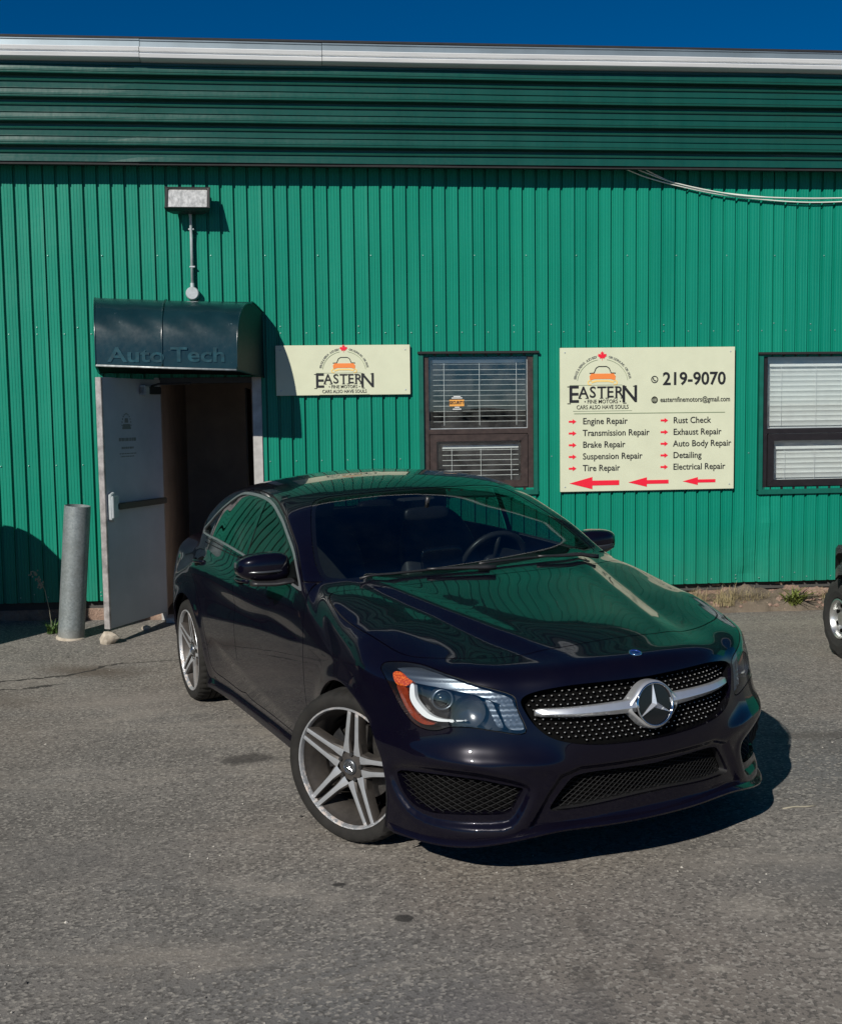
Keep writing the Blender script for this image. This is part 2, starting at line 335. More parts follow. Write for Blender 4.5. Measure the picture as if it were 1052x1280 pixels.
# ---------- cutting the shell into panels ----------
def catmull(pts,closed=True,n=4):
    P=np.array(pts,float)
    if closed: Q=np.concatenate([P[-1:],P,P[:2]])
    else: Q=np.concatenate([2*P[:1]-P[1:2],P,2*P[-1:]-P[-2:-1]])
    out=[]
    for i in range(1,len(Q)-2):
        a,b,c,d=Q[i-1:i+3]
        # tension keeps long straight runs straight
        L=np.linalg.norm(c-b)+1e-9
        m1=(c-a)*.5; m2=(d-b)*.5
        m1*=min(1,L/(np.linalg.norm(m1)+1e-9)); m2*=min(1,L/(np.linalg.norm(m2)+1e-9))
        for k in range(n):
            t=k/n; out.append((2*t**3-3*t*t+1)*b+(t**3-2*t*t+t)*m1+(-2*t**3+3*t*t)*c+(t**3-t*t)*m2)
    if not closed: out.append(P[-1])
    return np.array(out)
def poly_sd(q,poly):
    """signed distance of points q (n,2) to a closed polygon"""
    d=np.full(len(q),1e9); ins=np.zeros(len(q),bool)
    n=len(poly)
    for i in range(n):
        a=poly[i]; b=poly[(i+1)%n]; e=b-a; w=q-a
        t=np.clip((w@e)/(e@e+1e-12),0,1); r=w-t[:,None]*e; d=np.minimum(d,(r*r).sum(1))
        c=((a[1]>q[:,1])!=(b[1]>q[:,1]))
        if a[1]!=b[1]:
            x=a[0]+(q[:,1]-a[1])*(b[0]-a[0])/(b[1]-a[1]); ins^=c&(q[:,0]<x)
    d=np.sqrt(d); return np.where(ins,-d,d)
R2=2**-.5
def proj2(mode,X):
    if mode=='S': return X[:,[0,2]]
    if mode=='T': return X[:,[0,1]]
    if mode=='F': return X[:,[1,2]]
    return np.stack([(X[:,1]-X[:,0])*R2,X[:,2]],1)
def gate(mode,X):
    if mode=='S': return X[:,1]>.42
    if mode=='T': return X[:,2]>.70
    if mode=='F': return X[:,0]>.30
    return (X[:,0]>.12)&(X[:,1]>.25)
class Phi:
    def __init__(s,mode,pts,smooth=True):
        s.mode=mode; s.poly=catmull(pts) if smooth else np.array(pts,float)
        s.lo=s.poly.min(0)-.06; s.hi=s.poly.max(0)+.06
    def __call__(s,X):
        o=np.full(len(X),.05); q=proj2(s.mode,X)
        m=gate(s.mode,X)&(q>s.lo).all(1)&(q<s.hi).all(1)
        if m.any(): o[m]=np.minimum(poly_sd(q[m],s.poly),.05)
        return o
def cut(V,F,fn):
    """split triangles along fn(X)=0"""
    ph=fn(V); ph=np.where(np.abs(ph)<2e-5,2e-5,ph); s=ph<0
    sf=s[F]; c=sf.sum(1); mix=(c==1)|(c==2)
    if not mix.any(): return V,F
    T=F[mix]; st=sf[mix]; keep=F[~mix]
    one=st.sum(1)==1
    lone=np.where(one,np.argmax(st,1),np.argmin(st,1)); r=np.arange(len(T))
    a=T[r,lone]; b=T[r,(lone+1)%3]; c_=T[r,(lone+2)%3]
    def key(i,j): return np.minimum(i,j)*(10**7)+np.maximum(i,j)
    k=np.concatenate([key(a,b),key(a,c_)]); u,inv=np.unique(k,return_inverse=True)
    i=u//10**7; j=u%10**7
    A=V[i];B=V[j];fa=ph[i].copy();fb=ph[j].copy()
    t=fa/(fa-fb)
    for _ in range(2):
        X=A+(B-A)*t[:,None]; f=fn(X); m=(f<0)==(fa<0)
        A=np.where(m[:,None],X,A); fa=np.where(m,f,fa); B=np.where(m[:,None],B,X); fb=np.where(m,fb,f)
        dn=np.where(np.abs(fa-fb)<1e-12,1,fa-fb); t=np.clip(fa/dn,0,1)
    X=A+(B-A)*t[:,None]
    n=len(V); V2=np.concatenate([V,X]); ab=n+inv[:len(a)]; ac=n+inv[len(a):]
    F2=np.concatenate([keep,np.stack([a,ab,ac],1),np.stack([ab,b,c_],1),np.stack([ab,c_,ac],1)])
    return V2,F2
def tri(Q): return np.concatenate([Q[:,[0,1,2]],Q[:,[0,2,3]]])
def compact(V,F,*ex):
    u,inv=np.unique(F.ravel(),return_inverse=True)
    return (V[u],inv.reshape(F.shape))+tuple(e[u] for e in ex)
def boundary(F):
    E=np.concatenate([F[:,[0,1]],F[:,[1,2]],F[:,[2,0]]])
    k=np.minimum(E[:,0],E[:,1])*(10**7)+np.maximum(E[:,0],E[:,1])
    u,i,c=np.unique(k,return_index=True,return_counts=True)
    return E[i[c==1]]
def panel(V,N,F,depth=.012,sink=0.,dirv=None,skip_mid=True):
    """panel = shell faces (sunk by 'sink') + a rim going inwards by 'depth'"""
    v,f,n=compact(V,F,N); v=v-n*sink
    if depth<=0: return v,f,n
    e=boundary(f)
    if skip_mid: e=e[(np.abs(v[e[:,0],1])>1e-4)|(np.abs(v[e[:,1],1])>1e-4)]
    if not len(e): return v,f,n
    ids,inv=np.unique(e.ravel(),return_inverse=True); e2=inv.reshape(-1,2)
    m=len(ids); top=v[ids]; dn=(-n[ids] if dirv is None else np.repeat(np.array([dirv],float),m,0)); bot=top+dn*depth
    # outward side normal of each edge
    t=top[e2[:,1]]-top[e2[:,0]]; sn=np.cross(t,n[ids][e2[:,0]]); sn/=np.linalg.norm(sn,axis=1)[:,None]+1e-9
    vn=np.zeros((m,3)); np.add.at(vn,e2[:,0],sn); np.add.at(vn,e2[:,1],sn); vn/=np.linalg.norm(vn,axis=1)[:,None]+1e-9
    b=len(v); V2=np.concatenate([v,top,bot]); N2=np.concatenate([n,vn,vn])
    q1=np.stack([b+e2[:,1],b+e2[:,0],b+m+e2[:,0]],1); q2=np.stack([b+e2[:,1],b+m+e2[:,0],b+m+e2[:,1]],1)
    return V2,np.concatenate([f,q1,q2]),N2
def mirror(v,f,n): return v*[1,-1,1],f[:,::-1],n*[1,-1,1]
def join2(a,b): return np.concatenate([a[0],b[0]]),np.concatenate([a[1],b[1]+len(a[0])]),np.concatenate([a[2],b[2]])
def nmesh(name,vfn,mats,parent,mi=None):
    v,f,n=vfn
    me=bpy.data.meshes.new(name); me.from_pydata(v.tolist(),[],f.tolist())
    me.shade_smooth(); me.normals_split_custom_set_from_vertices(n.tolist())
    for m in (mats if isinstance(mats,(list,tuple)) else [mats]): me.materials.append(m)
    if mi is not None: me.polygons.foreach_set('material_index',np.asarray(mi,np.int32))
    o=bpy.data.objects.new(name,me); bpy.context.scene.collection.objects.link(o)
    if parent is not None: o.parent=parent
    return o
def smooth_obj(name,bm_or_v,faces,mat,parent,smooth=True,auto=None):
    me=bpy.data.meshes.new(name); me.from_pydata([tuple(map(float,p)) for p in bm_or_v],[],[tuple(int(i) for i in f) for f in faces])
    if smooth: me.shade_smooth()
    if auto: me.set_sharp_from_angle(angle=math.radians(auto))
    me.materials.append(mat)
    o=bpy.data.objects.new(name,me); bpy.context.scene.collection.objects.link(o)
    if parent is not None: o.parent=parent
    return o
def shoot(mode,q,f=None,s=1):
    """points of the 2D outline space dropped onto the car shell"""
    f=f or car
    q=np.array(q,float); n=len(q)
    if mode=='S': O=np.stack([q[:,0],np.full(n,1.1),q[:,1]],1); d=np.array([[0,-1.,0]])
    if mode=='T': O=np.stack([q[:,0],q[:,1],np.full(n,1.6)],1); d=np.array([[0,0,-1.]])
    if mode=='F': O=np.stack([np.full(n,1.1),q[:,0],q[:,1]],1); d=np.array([[-1.,0,0]])
    if mode=='D': O=np.stack([-q[:,0]*R2+1.5*R2,q[:,0]*R2+1.5*R2,q[:,1]],1); d=np.array([[-R2,-R2,0]])
    t=np.zeros(n)
    for _ in range(48):
        X=O+d*t[:,None]; v=f(X[:,0],X[:,1],X[:,2]); t+=np.clip(v*.8,-.1,.16)
        if np.abs(v).max()<1.5e-4: break
    X=O+d*t[:,None]; X[:,1]*=s
    return X
def tube(pts,r,seg=6,closed=False):
    """tube along a polyline; r scalar or list"""
    P=np.array(pts,float); n=len(P); r=np.broadcast_to(np.array(r,float),(n,))
    T=np.gradient(P,axis=0) if not closed else np.roll(P,-1,0)-np.roll(P,1,0)
    T/=np.linalg.norm(T,axis=1)[:,None]+1e-12
    up=np.array([0,0,1.]) if abs(T[0,2])<.9 else np.array([1.,0,0])
    vs=[];a=np.cross(T[0],up);a/=np.linalg.norm(a)
    for i in range(n):
        a=a-T[i]*(a@T[i]); a/=np.linalg.norm(a)+1e-12; b=np.cross(T[i],a)
        for k in range(seg):
            w=2*math.pi*k/seg; vs.append(P[i]+r[i]*(math.cos(w)*a+math.sin(w)*b))
    fs=[]
    m=n if closed else n-1
    for i in range(m):
        j=(i+1)%n
        for k in range(seg):
            l=(k+1)%seg; fs.append((i*seg+k,i*seg+l,j*seg+l,j*seg+k))
    if not closed: fs+=[tuple(range(seg))[::-1],tuple((n-1)*seg+k for k in range(seg))]
    return vs,fs
class MB:
    def __init__(s): s.v=[];s.f=[]
    def add(s,v,f):
        b=len(s.v); s.v+=[tuple(map(float,p)) for p in v]; s.f+=[tuple(int(i)+b for i in q) for q in f]; return s
    def box(s,x0,x1,y0,y1,z0,z1,M=None):
        v=[(x,y,z) for z in (z0,z1) for y in (y0,y1) for x in (x0,x1)]
        if M is not None: v=[tuple(M@Vector(p)) for p in v]
        return s.add(v,[(0,2,3,1),(4,5,7,6),(0,1,5,4),(2,6,7,3),(0,4,6,2),(1,3,7,5)])
    def tube(s,p,r,seg=6,closed=False): return s.add(*tube(p,r,seg,closed))
    def lathe(s,prof,seg=32,axis='y',c=(0,0,0),arc=None):
        """prof list of (r,h) turned round an axis through c"""
        n=len(prof); v=[]; full=arc is None; a0,a1=(0,2*math.pi) if full else arc
        m=seg if full else seg+1
        for i in range(m):
            w=a0+(a1-a0)*i/seg; cw,sw=math.cos(w),math.sin(w)
            for r,h in prof:
                if axis=='y': p=(c[0]+r*cw,c[1]+h,c[2]+r*sw)
                elif axis=='z': p=(c[0]+r*cw,c[1]+r*sw,c[2]+h)
                else: p=(c[0]+h,c[1]+r*cw,c[2]+r*sw)
                v.append(p)
        f=[]
        for i in range(seg):
            j=(i+1)%m
            for k in range(n-1): f.append((i*n+k,i*n+k+1,j*n+k+1,j*n+k))
        return s.add(v,f)
    def prism(s,poly,h0,h1,fn=lambda u,v,h:(u,v,h)):
        n=len(poly); v=[fn(u,w,h0) for u,w in poly]+[fn(u,w,h1) for u,w in poly]
        return s.add(v,[tuple(range(n))[::-1],tuple(range(n,2*n))]+[(i,(i+1)%n,n+(i+1)%n,n+i) for i in range(n)])
    def obj(s,name,mat,parent=None,smooth=False,auto=None,bevel=0,fixn=True):
        o=smooth_obj(name,s.v,s.f,mat,parent,smooth or bool(auto) or bool(bevel),None)
        if fixn or bevel:
            bm=bmesh.new(); bm.from_mesh(o.data)
            if bevel:
                bmesh.ops.remove_doubles(bm,verts=bm.verts,dist=1e-5)
                es=[e for e in bm.edges if len(e.link_faces)==2 and e.calc_face_angle(0)>.6]
                bmesh.ops.bevel(bm,geom=es,offset=bevel,segments=2,affect='EDGES',clamp_overlap=True)
            bmesh.ops.recalc_face_normals(bm,faces=bm.faces); bm.to_mesh(o.data); bm.free()
        if auto or bevel: o.data.set_sharp_from_angle(angle=math.radians(auto or 40))
        return o

def build_shell(h):
    V,Q=nets(car,(-3.9,-h/2,.0),(1.1,1.0,1.5),h); V=project(V,n=2)
    mid=V[:,1]<h*.3
    F=tri(Q); F=F[V[F][:,:,1].mean(1)>-1e-6]
    V[V[:,1]<h*.05,1]=0
    V,F=compact(V,F)
    return V,F
def build_car(M,loc,rot):
    root=bpy.data.objects.new('parked_car',None); bpy.context.scene.collection.objects.link(root)
    root.location=loc; root.rotation_euler=rot
    V,F=build_shell(.0095)
    ph={k:Phi(m,p) for k,(m,p) in FEAT.items()}
    base_dlo=ph['dlo']; base_ws=ph['ws']
    def dlo(X):
        b=base_dlo(X); s_,t_=green_parts(X[:,0],X[:,1],X[:,2]); m=.020+.018*sstep((X[:,0]+.9)/.4)
        return np.where(b>=.05,.05,smax(b,np.minimum((t_-s_)*.8+m,.05),.02))
    def wsf(X):
        b=base_ws(X); s_,t_=green_parts(X[:,0],X[:,1],X[:,2])
        return np.where(b>=.05,.05,smax(b,np.minimum((s_-t_)*.8+.012,.05),.02))
    ph['dlo']=dlo; ph['ws']=wsf
    g=.0028
    def arch(X):
        o=np.full(len(X),.05); m=X[:,1]>.5
        o[m]=np.minimum(np.minimum(np.hypot(X[m,0],X[m,2]-.330)-.349,np.hypot(X[m,0]+2.699,X[m,2]-.330)-.349),.05); return o
    def door(k):
        def f(X):
            d=dlo(X); b=ph[k](X); up=np.minimum(d-.024,X[:,2]-1.0)
            return np.where(b>=.05,.05,np.maximum(b,up))
        return f
    ph['fdoor2']=door('fdoor'); ph['rdoor2']=door('rdoor')
    def pil(X):  # black pillar strip between the side windows
        c=-1.575+.10*(X[:,2]-1.15); return np.where(X[:,1]>.4,np.abs(X[:,0]-c)-.030,.05)
    def quarter(X): # divider of the rear quarter light
        c=-2.46+.38*(X[:,2]-1.12); return np.where(X[:,1]>.4,np.abs(X[:,0]-c)-.007,.05)
    off=lambda f,d:(lambda X:f(X)-d)
    for f in [arch]: V,F=cut(V,F,f)
    for k in ('hood','fdoor2','rdoor2'):
        V,F=cut(V,F,off(ph[k],g)); V,F=cut(V,F,off(ph[k],-g))
    for k,d in (('head',.002),('head',-.002),('grille',0),('lint',0),('sint',0),('ws',.003),('ws',-.020),('rw',.003),('rw',-.03),('dlo',.0105),('dlo',0.)):
        V,F=cut(V,F,off(ph[k],d))
    V,F=cut(V,F,pil)
    # tail lamps
    tl=lambda X:np.where((X[:,0]<-3.45),np.maximum(np.abs(X[:,2]-.86-.02*(X[:,1]-.6))-.07,.45-X[:,1]),.05)
    V,F=cut(V,F,tl)
    C=V[F].mean(1); N=grad(V); N/=np.linalg.norm(N,axis=1)[:,None]
    N[V[:,1]==0,1]=0
    L=np.zeros(len(F),int)
    names=['body','hood','front_door','rear_door','seal','headlight','grille','lint','sint','windshield','frit','rear_window','trim','side_glass','pillar','tail','drop']
    I={n:i for i,n in enumerate(names)}
    v={k:f(C) for k,f in ph.items()}
    L[v['hood']<g]=I['seal']; L[v['hood']<-g]=I['hood']
    for k,n in (('fdoor2','front_door'),('rdoor2','rear_door')):
        m=(np.abs(v[k])<g); L[m]=I['seal']
    for k,n in (('fdoor2','front_door'),('rdoor2','rear_door')): L[v[k]<-g]=I[n]
    L[tl(C)<0]=I['tail']
    L[v['head']<.002]=I['seal']; L[v['head']<-.002]=I['headlight']
    for k in ('grille','lint','sint'): L[v[k]<0]=I[k]
    L[v['ws']<.003]=I['seal']; L[v['ws']<0]=I['frit']; L[v['ws']<-.020]=I['windshield']
    L[v['rw']<.003]=I['seal']; L[v['rw']<0]=I['frit']; L[v['rw']<-.03]=I['rear_window']
    L[v['dlo']<.0105]=I['trim']; m=v['dlo']<0; L[m]=I['side_glass']; L[m&(pil(C)<0)]=I['pillar']
    L[arch(C)<0]=I['drop']
    part=lambda n:F[L==I[n]]
    both=lambda p:join2(p,mirror(*p))
    # painted panels
    b=panel(V,N,part('body'),.014); nmesh('body',both(b),M['paint'],root)
    nmesh('hood',both(panel(V,N,part('hood'),.014)),M['paint'],root)
    s=panel(V,N,part('seal'),0,.009); nmesh('panel_gap_seal',both(s),M['seal'],root)
    ff=part('frit'); cxf=V[ff].mean(1)[:,0]
    for mk in (cxf>-1.7,cxf<=-1.7): nmesh('window_border',both(panel(V,N,ff[mk],.004,.002)),M['gloss_black'],root)
    nmesh('windshield',both(panel(V,N,part('windshield'),0,.002)),M['windshield'],root)
    nmesh('rear_window',both(panel(V,N,part('rear_window'),0,.002)),M['tint'],root)
    for sd in (1,-1):
        mm=(lambda p:p) if sd==1 else (lambda p:mirror(*p))
        for n in ('front_door','rear_door'):
            d=nmesh(n,mm(panel(V,N,part(n),.014)),M['paint'],root)
            door_handle(M,d,-1.54 if n[0]=='f' else -2.44,.900 if n[0]=='f' else .905,sd)
        nmesh('window_trim',mm(panel(V,N,part('trim'),.008,-.0025)),M['satin'],root)
        nmesh('window_pillar',mm(panel(V,N,part('pillar'),0,.001)),M['gloss_black'],root)
        sg=part('side_glass'); cx=V[sg].mean(1)[:,0]
        for lo,hi in ((-1.64,9),(-9,-1.64)):
            zc_=V[sg].mean(1)[:,2]
            a=cx-( .12*(1.15-zc_) if False else 0)
            k1=-1.575+.10*(zc_-1.15); k2=-99.
            m={9:cx>k1,-1.64:(cx<=k1)&(cx>k2)}[hi]
            if m.any(): nmesh('side_window',mm(panel(V,N,sg[m],0,.004)),M['side_glass'],root)
        nmesh('tail_light',mm(panel(V,N,part('tail'),0,-.002)),M['red_lens'],root)
        # wheel well liner
        for cx0 in (0,-2.699):
            w=MB(); w.lathe([(.352,.86),(.357,.80),(.37,.55),(.20,.55)],28,'y',(cx0,0,.330),arc=(-.55,math.pi+.55))
            if sd<0: w.v=[(a,-b_,c) for a,b_,c in w.v]
            w.obj('wheel_arch_liner',M['black_plastic'],root,True)
        headlight(M,root,V,N,F,L==I['headlight'],mm,sd)
        # side intake: sunk backing + honeycomb
        s=panel(V,N,part('sint'),0,.045); nmesh('intake_backing',mm(s),M['void'],root)
        r_=rim_only(V,N,part('sint'),.05); nmesh('intake_surround',mm(r_),M['paint'],root)
        mesh_grid(M,root,'D',ph['sint'],.020,sd,.0185,.0016,'side_intake_mesh',26,-26)
        mirror_arm(M,root,sd)
    s=panel(V,N,part('lint'),0,.06); nmesh('intake_backing',both(s),M['void'],root)
    r_=rim_only(V,N,part('lint'),.065); nmesh('intake_surround',both(r_),M['black_plastic'],root)
    mesh_grid(M,root,'F',ph['lint'],.035,0,.0150,.0018,'lower_intake_mesh',38,-14)
    s=panel(V,N,part('grille'),0,.045); nmesh('grille_backing',both(s),M['void'],root)
    r_=rim_only(V,N,part('grille'),.05); nmesh('grille_surround',both(r_),M['gloss_black'],root)
    grille(M,root,ph['grille'])
    lips(M,root)
    wipers(M,root)
    interior(M,root)
    for sx,steer in ((0,math.radians(30)),(-2.699,0)):
        for sd in (-1,1): wheel(M,root,sx,sd,steer)
    return root
def rim_only(V,N,F,depth):
    v,f,n=compact(V,F,N); e=boundary(f); e=e[(np.abs(v[e[:,0],1])>1e-4)|(np.abs(v[e[:,1],1])>1e-4)]
    # closed wall going inwards round an opening, facing into it
    ids,inv=np.unique(e.ravel(),return_inverse=True); e2=inv.reshape(-1,2); m=len(ids)
    top=v[ids]+n[ids]*.0008; bot=top-n[ids]*depth
    t=top[e2[:,1]]-top[e2[:,0]]; sn=-np.cross(t,n[ids][e2[:,0]]); sn/=np.linalg.norm(sn,axis=1)[:,None]+1e-9
    vn=np.zeros((m,3)); np.add.at(vn,e2[:,0],sn); np.add.at(vn,e2[:,1],sn); vn/=np.linalg.norm(vn,axis=1)[:,None]+1e-9
    F2=np.concatenate([np.stack([e2[:,0],e2[:,1],m+e2[:,1]],1),np.stack([e2[:,0],m+e2[:,1],m+e2[:,0]],1)])
    return np.concatenate([top,bot]),F2,np.concatenate([vn,vn])
def mesh_grid(M,root,mode,phi,sink,sd,pitch,r,name,a1,a2):
    lo,hi=phi.poly.min(0),phi.poly.max(0)
    if mode=='F': lo=np.array([-hi[0],lo[1]])
    c=(lo+hi)/2; R=np.linalg.norm(hi-lo)/2+.02; mb=MB()
    for ang in (a1,a2):
        d=np.array([math.cos(math.radians(ang)),math.sin(math.radians(ang))]); n=np.array([-d[1],d[0]])
        for k in np.arange(-R,R,pitch):
            t=np.arange(-R,R,.012); q=c+n*k+t[:,None]*d
            qq=q.copy(); qq[:,0]=np.abs(qq[:,0]) if mode=='F' else qq[:,0]
            ins=poly_sd(qq,phi.poly)<.004
            i=0
            while i<len(t):
                if ins[i]:
                    j=i
                    while j+1<len(t) and ins[j+1]: j+=1
                    if j-i>=1:
                        X=shoot(mode,qq[i:j+1])
                        if mode=='F': X[:,1]*=np.sign(q[i:j+1,0])
                        G=grad(X); G/=np.linalg.norm(G,axis=1)[:,None]; X=X-G*sink
                        if mode!='F' and sd<0: X[:,1]*=-1
                        mb.tube(X,r,3)
                    i=j+1
                else: i+=1
    o=mb.obj(name,M['mesh_black'],root,True,fixn=False); o['kind']='stuff'
def nrm(a):
    a=np.array(a,float); return a/np.linalg.norm(a)
def offs(X,d):
    Xs=X.copy(); sg=np.sign(Xs[:,1]); Xa=Xs*[1,1,1]; Xa[:,1]=np.abs(Xa[:,1])
    G=grad(Xa); G/=np.linalg.norm(G,axis=1)[:,None]; G[:,1]*=np.where(sg<0,-1,1); return X+G*d
def headlight(M,root,V,N,F,mask,mm,sd):
    hl=nmesh('headlight',mm(panel(V,N,F[mask],.006,.0)),M['lens'],root)
    fF=F[mask]
    def patch(name,q,sink,mat,depth=.01,bump=None):
        p=Phi('D',q); v,f=cut(V,fF,p); n=grad(v); n/=np.linalg.norm(n,axis=1)[:,None]
        c=v[f].mean(1); f=f[p(c)<0]
        if not len(f): return
        v2,f2,n2=panel(v,n,f,depth,sink)
        if bump is not None: v2,n2=bump(v2,n2)
        return nmesh(name,mm((v2,f2,n2)),mat,hl)
    # housing bowl
    v,f,n=panel(V,N,fF,.0,.075)
    nmesh('headlight_housing',mm((v,f,n)),M['lamp_dark'],hl)
    r=rim_only(V,N,fF,.075); nmesh('headlight_frame',mm(r),M['lamp_dark'],hl)
    patch('daytime_light',[(0.253,0.745),(0.254,0.692),(0.229,0.658),(0.188,0.631),(0.132,0.622),(0.072,0.625),(0.010,0.632),(0.06,.632),(0.115,0.632),(0.165,0.643),(0.207,0.672),(0.230,0.700),(0.238,0.748)],.022,M['drl'],.02)
    patch('side_reflector',[(0.337,0.780),(0.302,0.789),(0.262,0.770),(0.240,0.760),(0.262,0.740),(.275,.735),(.318,.740)],.018,M['amber'],.02)
    patch('corner_reflector',[(.316,.735),(.272,.730),(0.262,0.712),(0.258,0.688),(0.236,0.652),(0.196,0.622),(0.14,0.612),(0.188,0.604),(0.238,0.621),(0.275,0.657),(0.302,0.700)],.022,M['amber_dark'],.02)
    def ridges(v,n):
        s=(v[:,1]-v[:,0])*R2
        k=.0016*np.sin(v[:,2]*2*math.pi/.017+s*9)
        v=v+n*k[:,None]; a_=.16*np.cos(v[:,2]*2*math.pi/.017+s*9); return v,n+np.stack([-a_*.3,a_*.3,a_],1)
    patch('reflector_band',[(0.318,0.799),(0.205,0.808),(0.086,0.785),(-0.025,0.751),(-0.141,0.714),(-0.157,0.684),(-0.165,0.66),(-.13,.68),(-0.068,0.708),(-0.001,0.729),(0.114,0.745),(0.192,0.752),(0.233,0.757),(0.298,0.790)],.014,M['lamp_chrome'],.02,ridges)
    patch('turn_lamp',[(-.108,.690),(-0.157,0.684),(-0.172,0.655),(-0.192,0.602),(-0.140,0.606),(-.118,.645)],.016,M['lamp_chrome'],.02,ridges)
    patch('light_guide',[(-0.055,0.703),(-0.078,0.698),(-.098,.66),(-0.122,0.612),(-0.101,0.613),(-0.075,0.662)],.020,M['lamp_chrome'],.015,ridges)
    # projector
    X=shoot('D',[(.122,.700)]); G=grad(X); G/=np.linalg.norm(G)
    c=X[0]-G[0]*.045; ax=nrm([.93,.36,.02])
    c=c*[1,sd,1]; ax=ax*[1,sd,1]
    up=np.array([0,0,1.]); a=nrm(np.cross(up,ax)); b=np.cross(ax,a)
    def lat(prof,seg=28):
        v=[];n_=len(prof)
        for i in range(seg):
            w=2*math.pi*i/seg
            for r_,h_ in prof: v.append(c+ax*h_+r_*(math.cos(w)*a+math.sin(w)*b))
        f=[(i*n_+k,i*n_+k+1,((i+1)%seg)*n_+k+1,((i+1)%seg)*n_+k) for i in range(seg) for k in range(n_-1)]
        return v,f
    m=MB().add(*lat([(.031,-.004),(.033,.004),(.037,.008),(.041,.002),(.043,-.03)])); m.obj('projector_ring',M['lamp_chrome'],hl,True)
    m=MB().add(*lat([(.0005,.020),(.012,.018),(.022,.012),(.029,.002),(.031,-.006)])); m.obj('projector_lens',M['proj_glass'],hl,True)
    # sculpted bowl around the projector
    X=shoot('D',[(.02,.668)]); G=grad(X); G/=np.linalg.norm(G); c=(X[0]-G[0]*.060)*[1,sd,1]
    m=MB().add(*lat([(.001,.0),(.02,.004),(.05,.02),(.062,.038)])); m.obj('reflector_bowl',M['lamp_mid'],hl,True)
def grille(M,root,phi):
    lo,hi=phi.poly.min(0),phi.poly.max(0); pins=MB(); fins=MB(); px=.0265; pz=.0165; r_i=0
    z=.535
    while z<.752:
        y0=(r_i%2)*px/2-.52
        ys=np.arange(y0,.52,px); q=np.stack([np.abs(ys),np.full(len(ys),z)],1)
        ok=poly_sd(q,phi.poly)<-.010; ys=ys[ok]; q=q[ok]
        if len(ys):
            X=shoot('F',q); X[:,1]*=np.sign(ys)
            Xs=offs(X,-.030)
            Xb=offs(X,-.044)
            for p,pb in zip(Xs,Xb):
                # diamond stud: small faceted pyramid on a thin fin
                w=.0045;hh=.0029; n=np.array([.97,np.sign(p[1])*.12*min(1,abs(p[1])*3),.16])
                t=nrm(np.cross(n,[0,0,1])); u=nrm(np.cross(t,n))
                pins.add([p+t*w,p+u*hh,p-t*w,p-u*hh,p+n*.004],[(0,1,4),(1,2,4),(2,3,4),(3,0,4)])
                fins.box(pb[0]-.004,p[0]-.0006,p[1]-.0055,p[1]+.0055,p[2]-.0022,p[2]+.0022)
        z+=pz/1.0; r_i+=1
    o=pins.obj('grille_pins',M['pin'],root,False,fixn=False); o['kind']='stuff'
    o=fins.obj('grille_lattice',M['void'],root,False,fixn=False); o['kind']='stuff'
    # louvre bar, one each side
    for sd in (-1,1):
        ys=np.linspace(.070,.432,22); X=shoot('F',np.stack([ys,np.full(22,.655)],1)); v=[]
        for i,(y,p) in enumerate(zip(ys,X)):
            t=i/21; hw=.0255-.0115*t; x=p[0]+.006-.02*t*t
            if t>.97: hw*=.8
            prof=[(.019,-.10),(.0185,.05),(.006,.93),(.000,1.),(-.014,.95),(-.014,-.95),(-.001,-1.),(.005,-.93)]
            for dx,dz in prof: v.append((x+dx*(1 if t<.97 else .4),y*sd,.655+dz*hw))
        n=8; f=[(i*n+k,i*n+(k+1)%n,(i+1)*n+(k+1)%n,(i+1)*n+k) for i in range(21) for k in range(n)]+[tuple(range(n)),tuple(21*n+k for k in range(n))]
        MB().add(v,f).obj('grille_bar',M['silver_bar'],root,True,auto=38)
    # flared silver collar + ring + star
    cx=shoot('F',[(0,.650)])[0,0]; C=np.array([cx+.006,0,.650]); tilt=math.radians(9)
    ax=np.array([math.cos(tilt),0,math.sin(tilt)]); e1=np.array([0,1.,0]); e2=np.cross(ax,e1); e2=-e2 if e2[2]<0 else e2
    P=lambda r,w,h:C+ax*h+r*(math.cos(w)*e1+math.sin(w)*e2)
    def lat(prof,seg=56):
        n_=len(prof); v=[P(r,2*math.pi*i/seg,h) for i in range(seg) for r,h in prof]
        return v,[(i*n_+k,i*n_+k+1,((i+1)%seg)*n_+k+1,((i+1)%seg)*n_+k) for i in range(seg) for k in range(n_-1)]
    v,f=lat([(.080,.018),(.086,.014),(.089,.004),(.091,-.03)])
    # pull the collar out sideways so it flares into the bars
    v=[np.array(p) for p in v]
    for p in v:
        dy=p[1]; dz=p[2]-C[2]; k=max(0,abs(dy)/.09-.55)/.45*math.exp(-(dz/.035)**2); p[1]+=math.copysign(.028*k,dy); p[0]-=.006*k
    MB().add(v,f).obj('emblem_collar',M['silver_bar'],root,True)
    em=MB().add(*lat([(.0005,.012),(.081,.012)],48)).obj('emblem_disc',M['gloss_black'],root,False)
    MB().add(*lat([(.0735,.012),(.0742,.018),(.077,.0215),(.0805,.019),(.0815,.012)])).obj('emblem_ring',M['chrome'],em,True)
    st=MB()
    for k in range(3):
        w=math.radians(90+120*k); wl=w+math.radians(60); wr=w-math.radians(60)
        tip=P(.0745,w,.0165); l=P(.0128,wl,.0135); r=P(.0128,wr,.0135); top=P(0,0,.0285)
        st.add([tip,l,top],[(0,1,2)]); st.add([tip,top,r],[(0,1,2)])
        bt=P(.0745,w,.0122); bl=P(.0128,wl,.0122); br=P(.0128,wr,.0122)
        st.add([tip,l,bl,bt],[(0,1,2,3)]); st.add([tip,bt,br,r],[(0,1,2,3)])
    st.obj('emblem_star',M['silver_bar'],em,False,fixn=False)
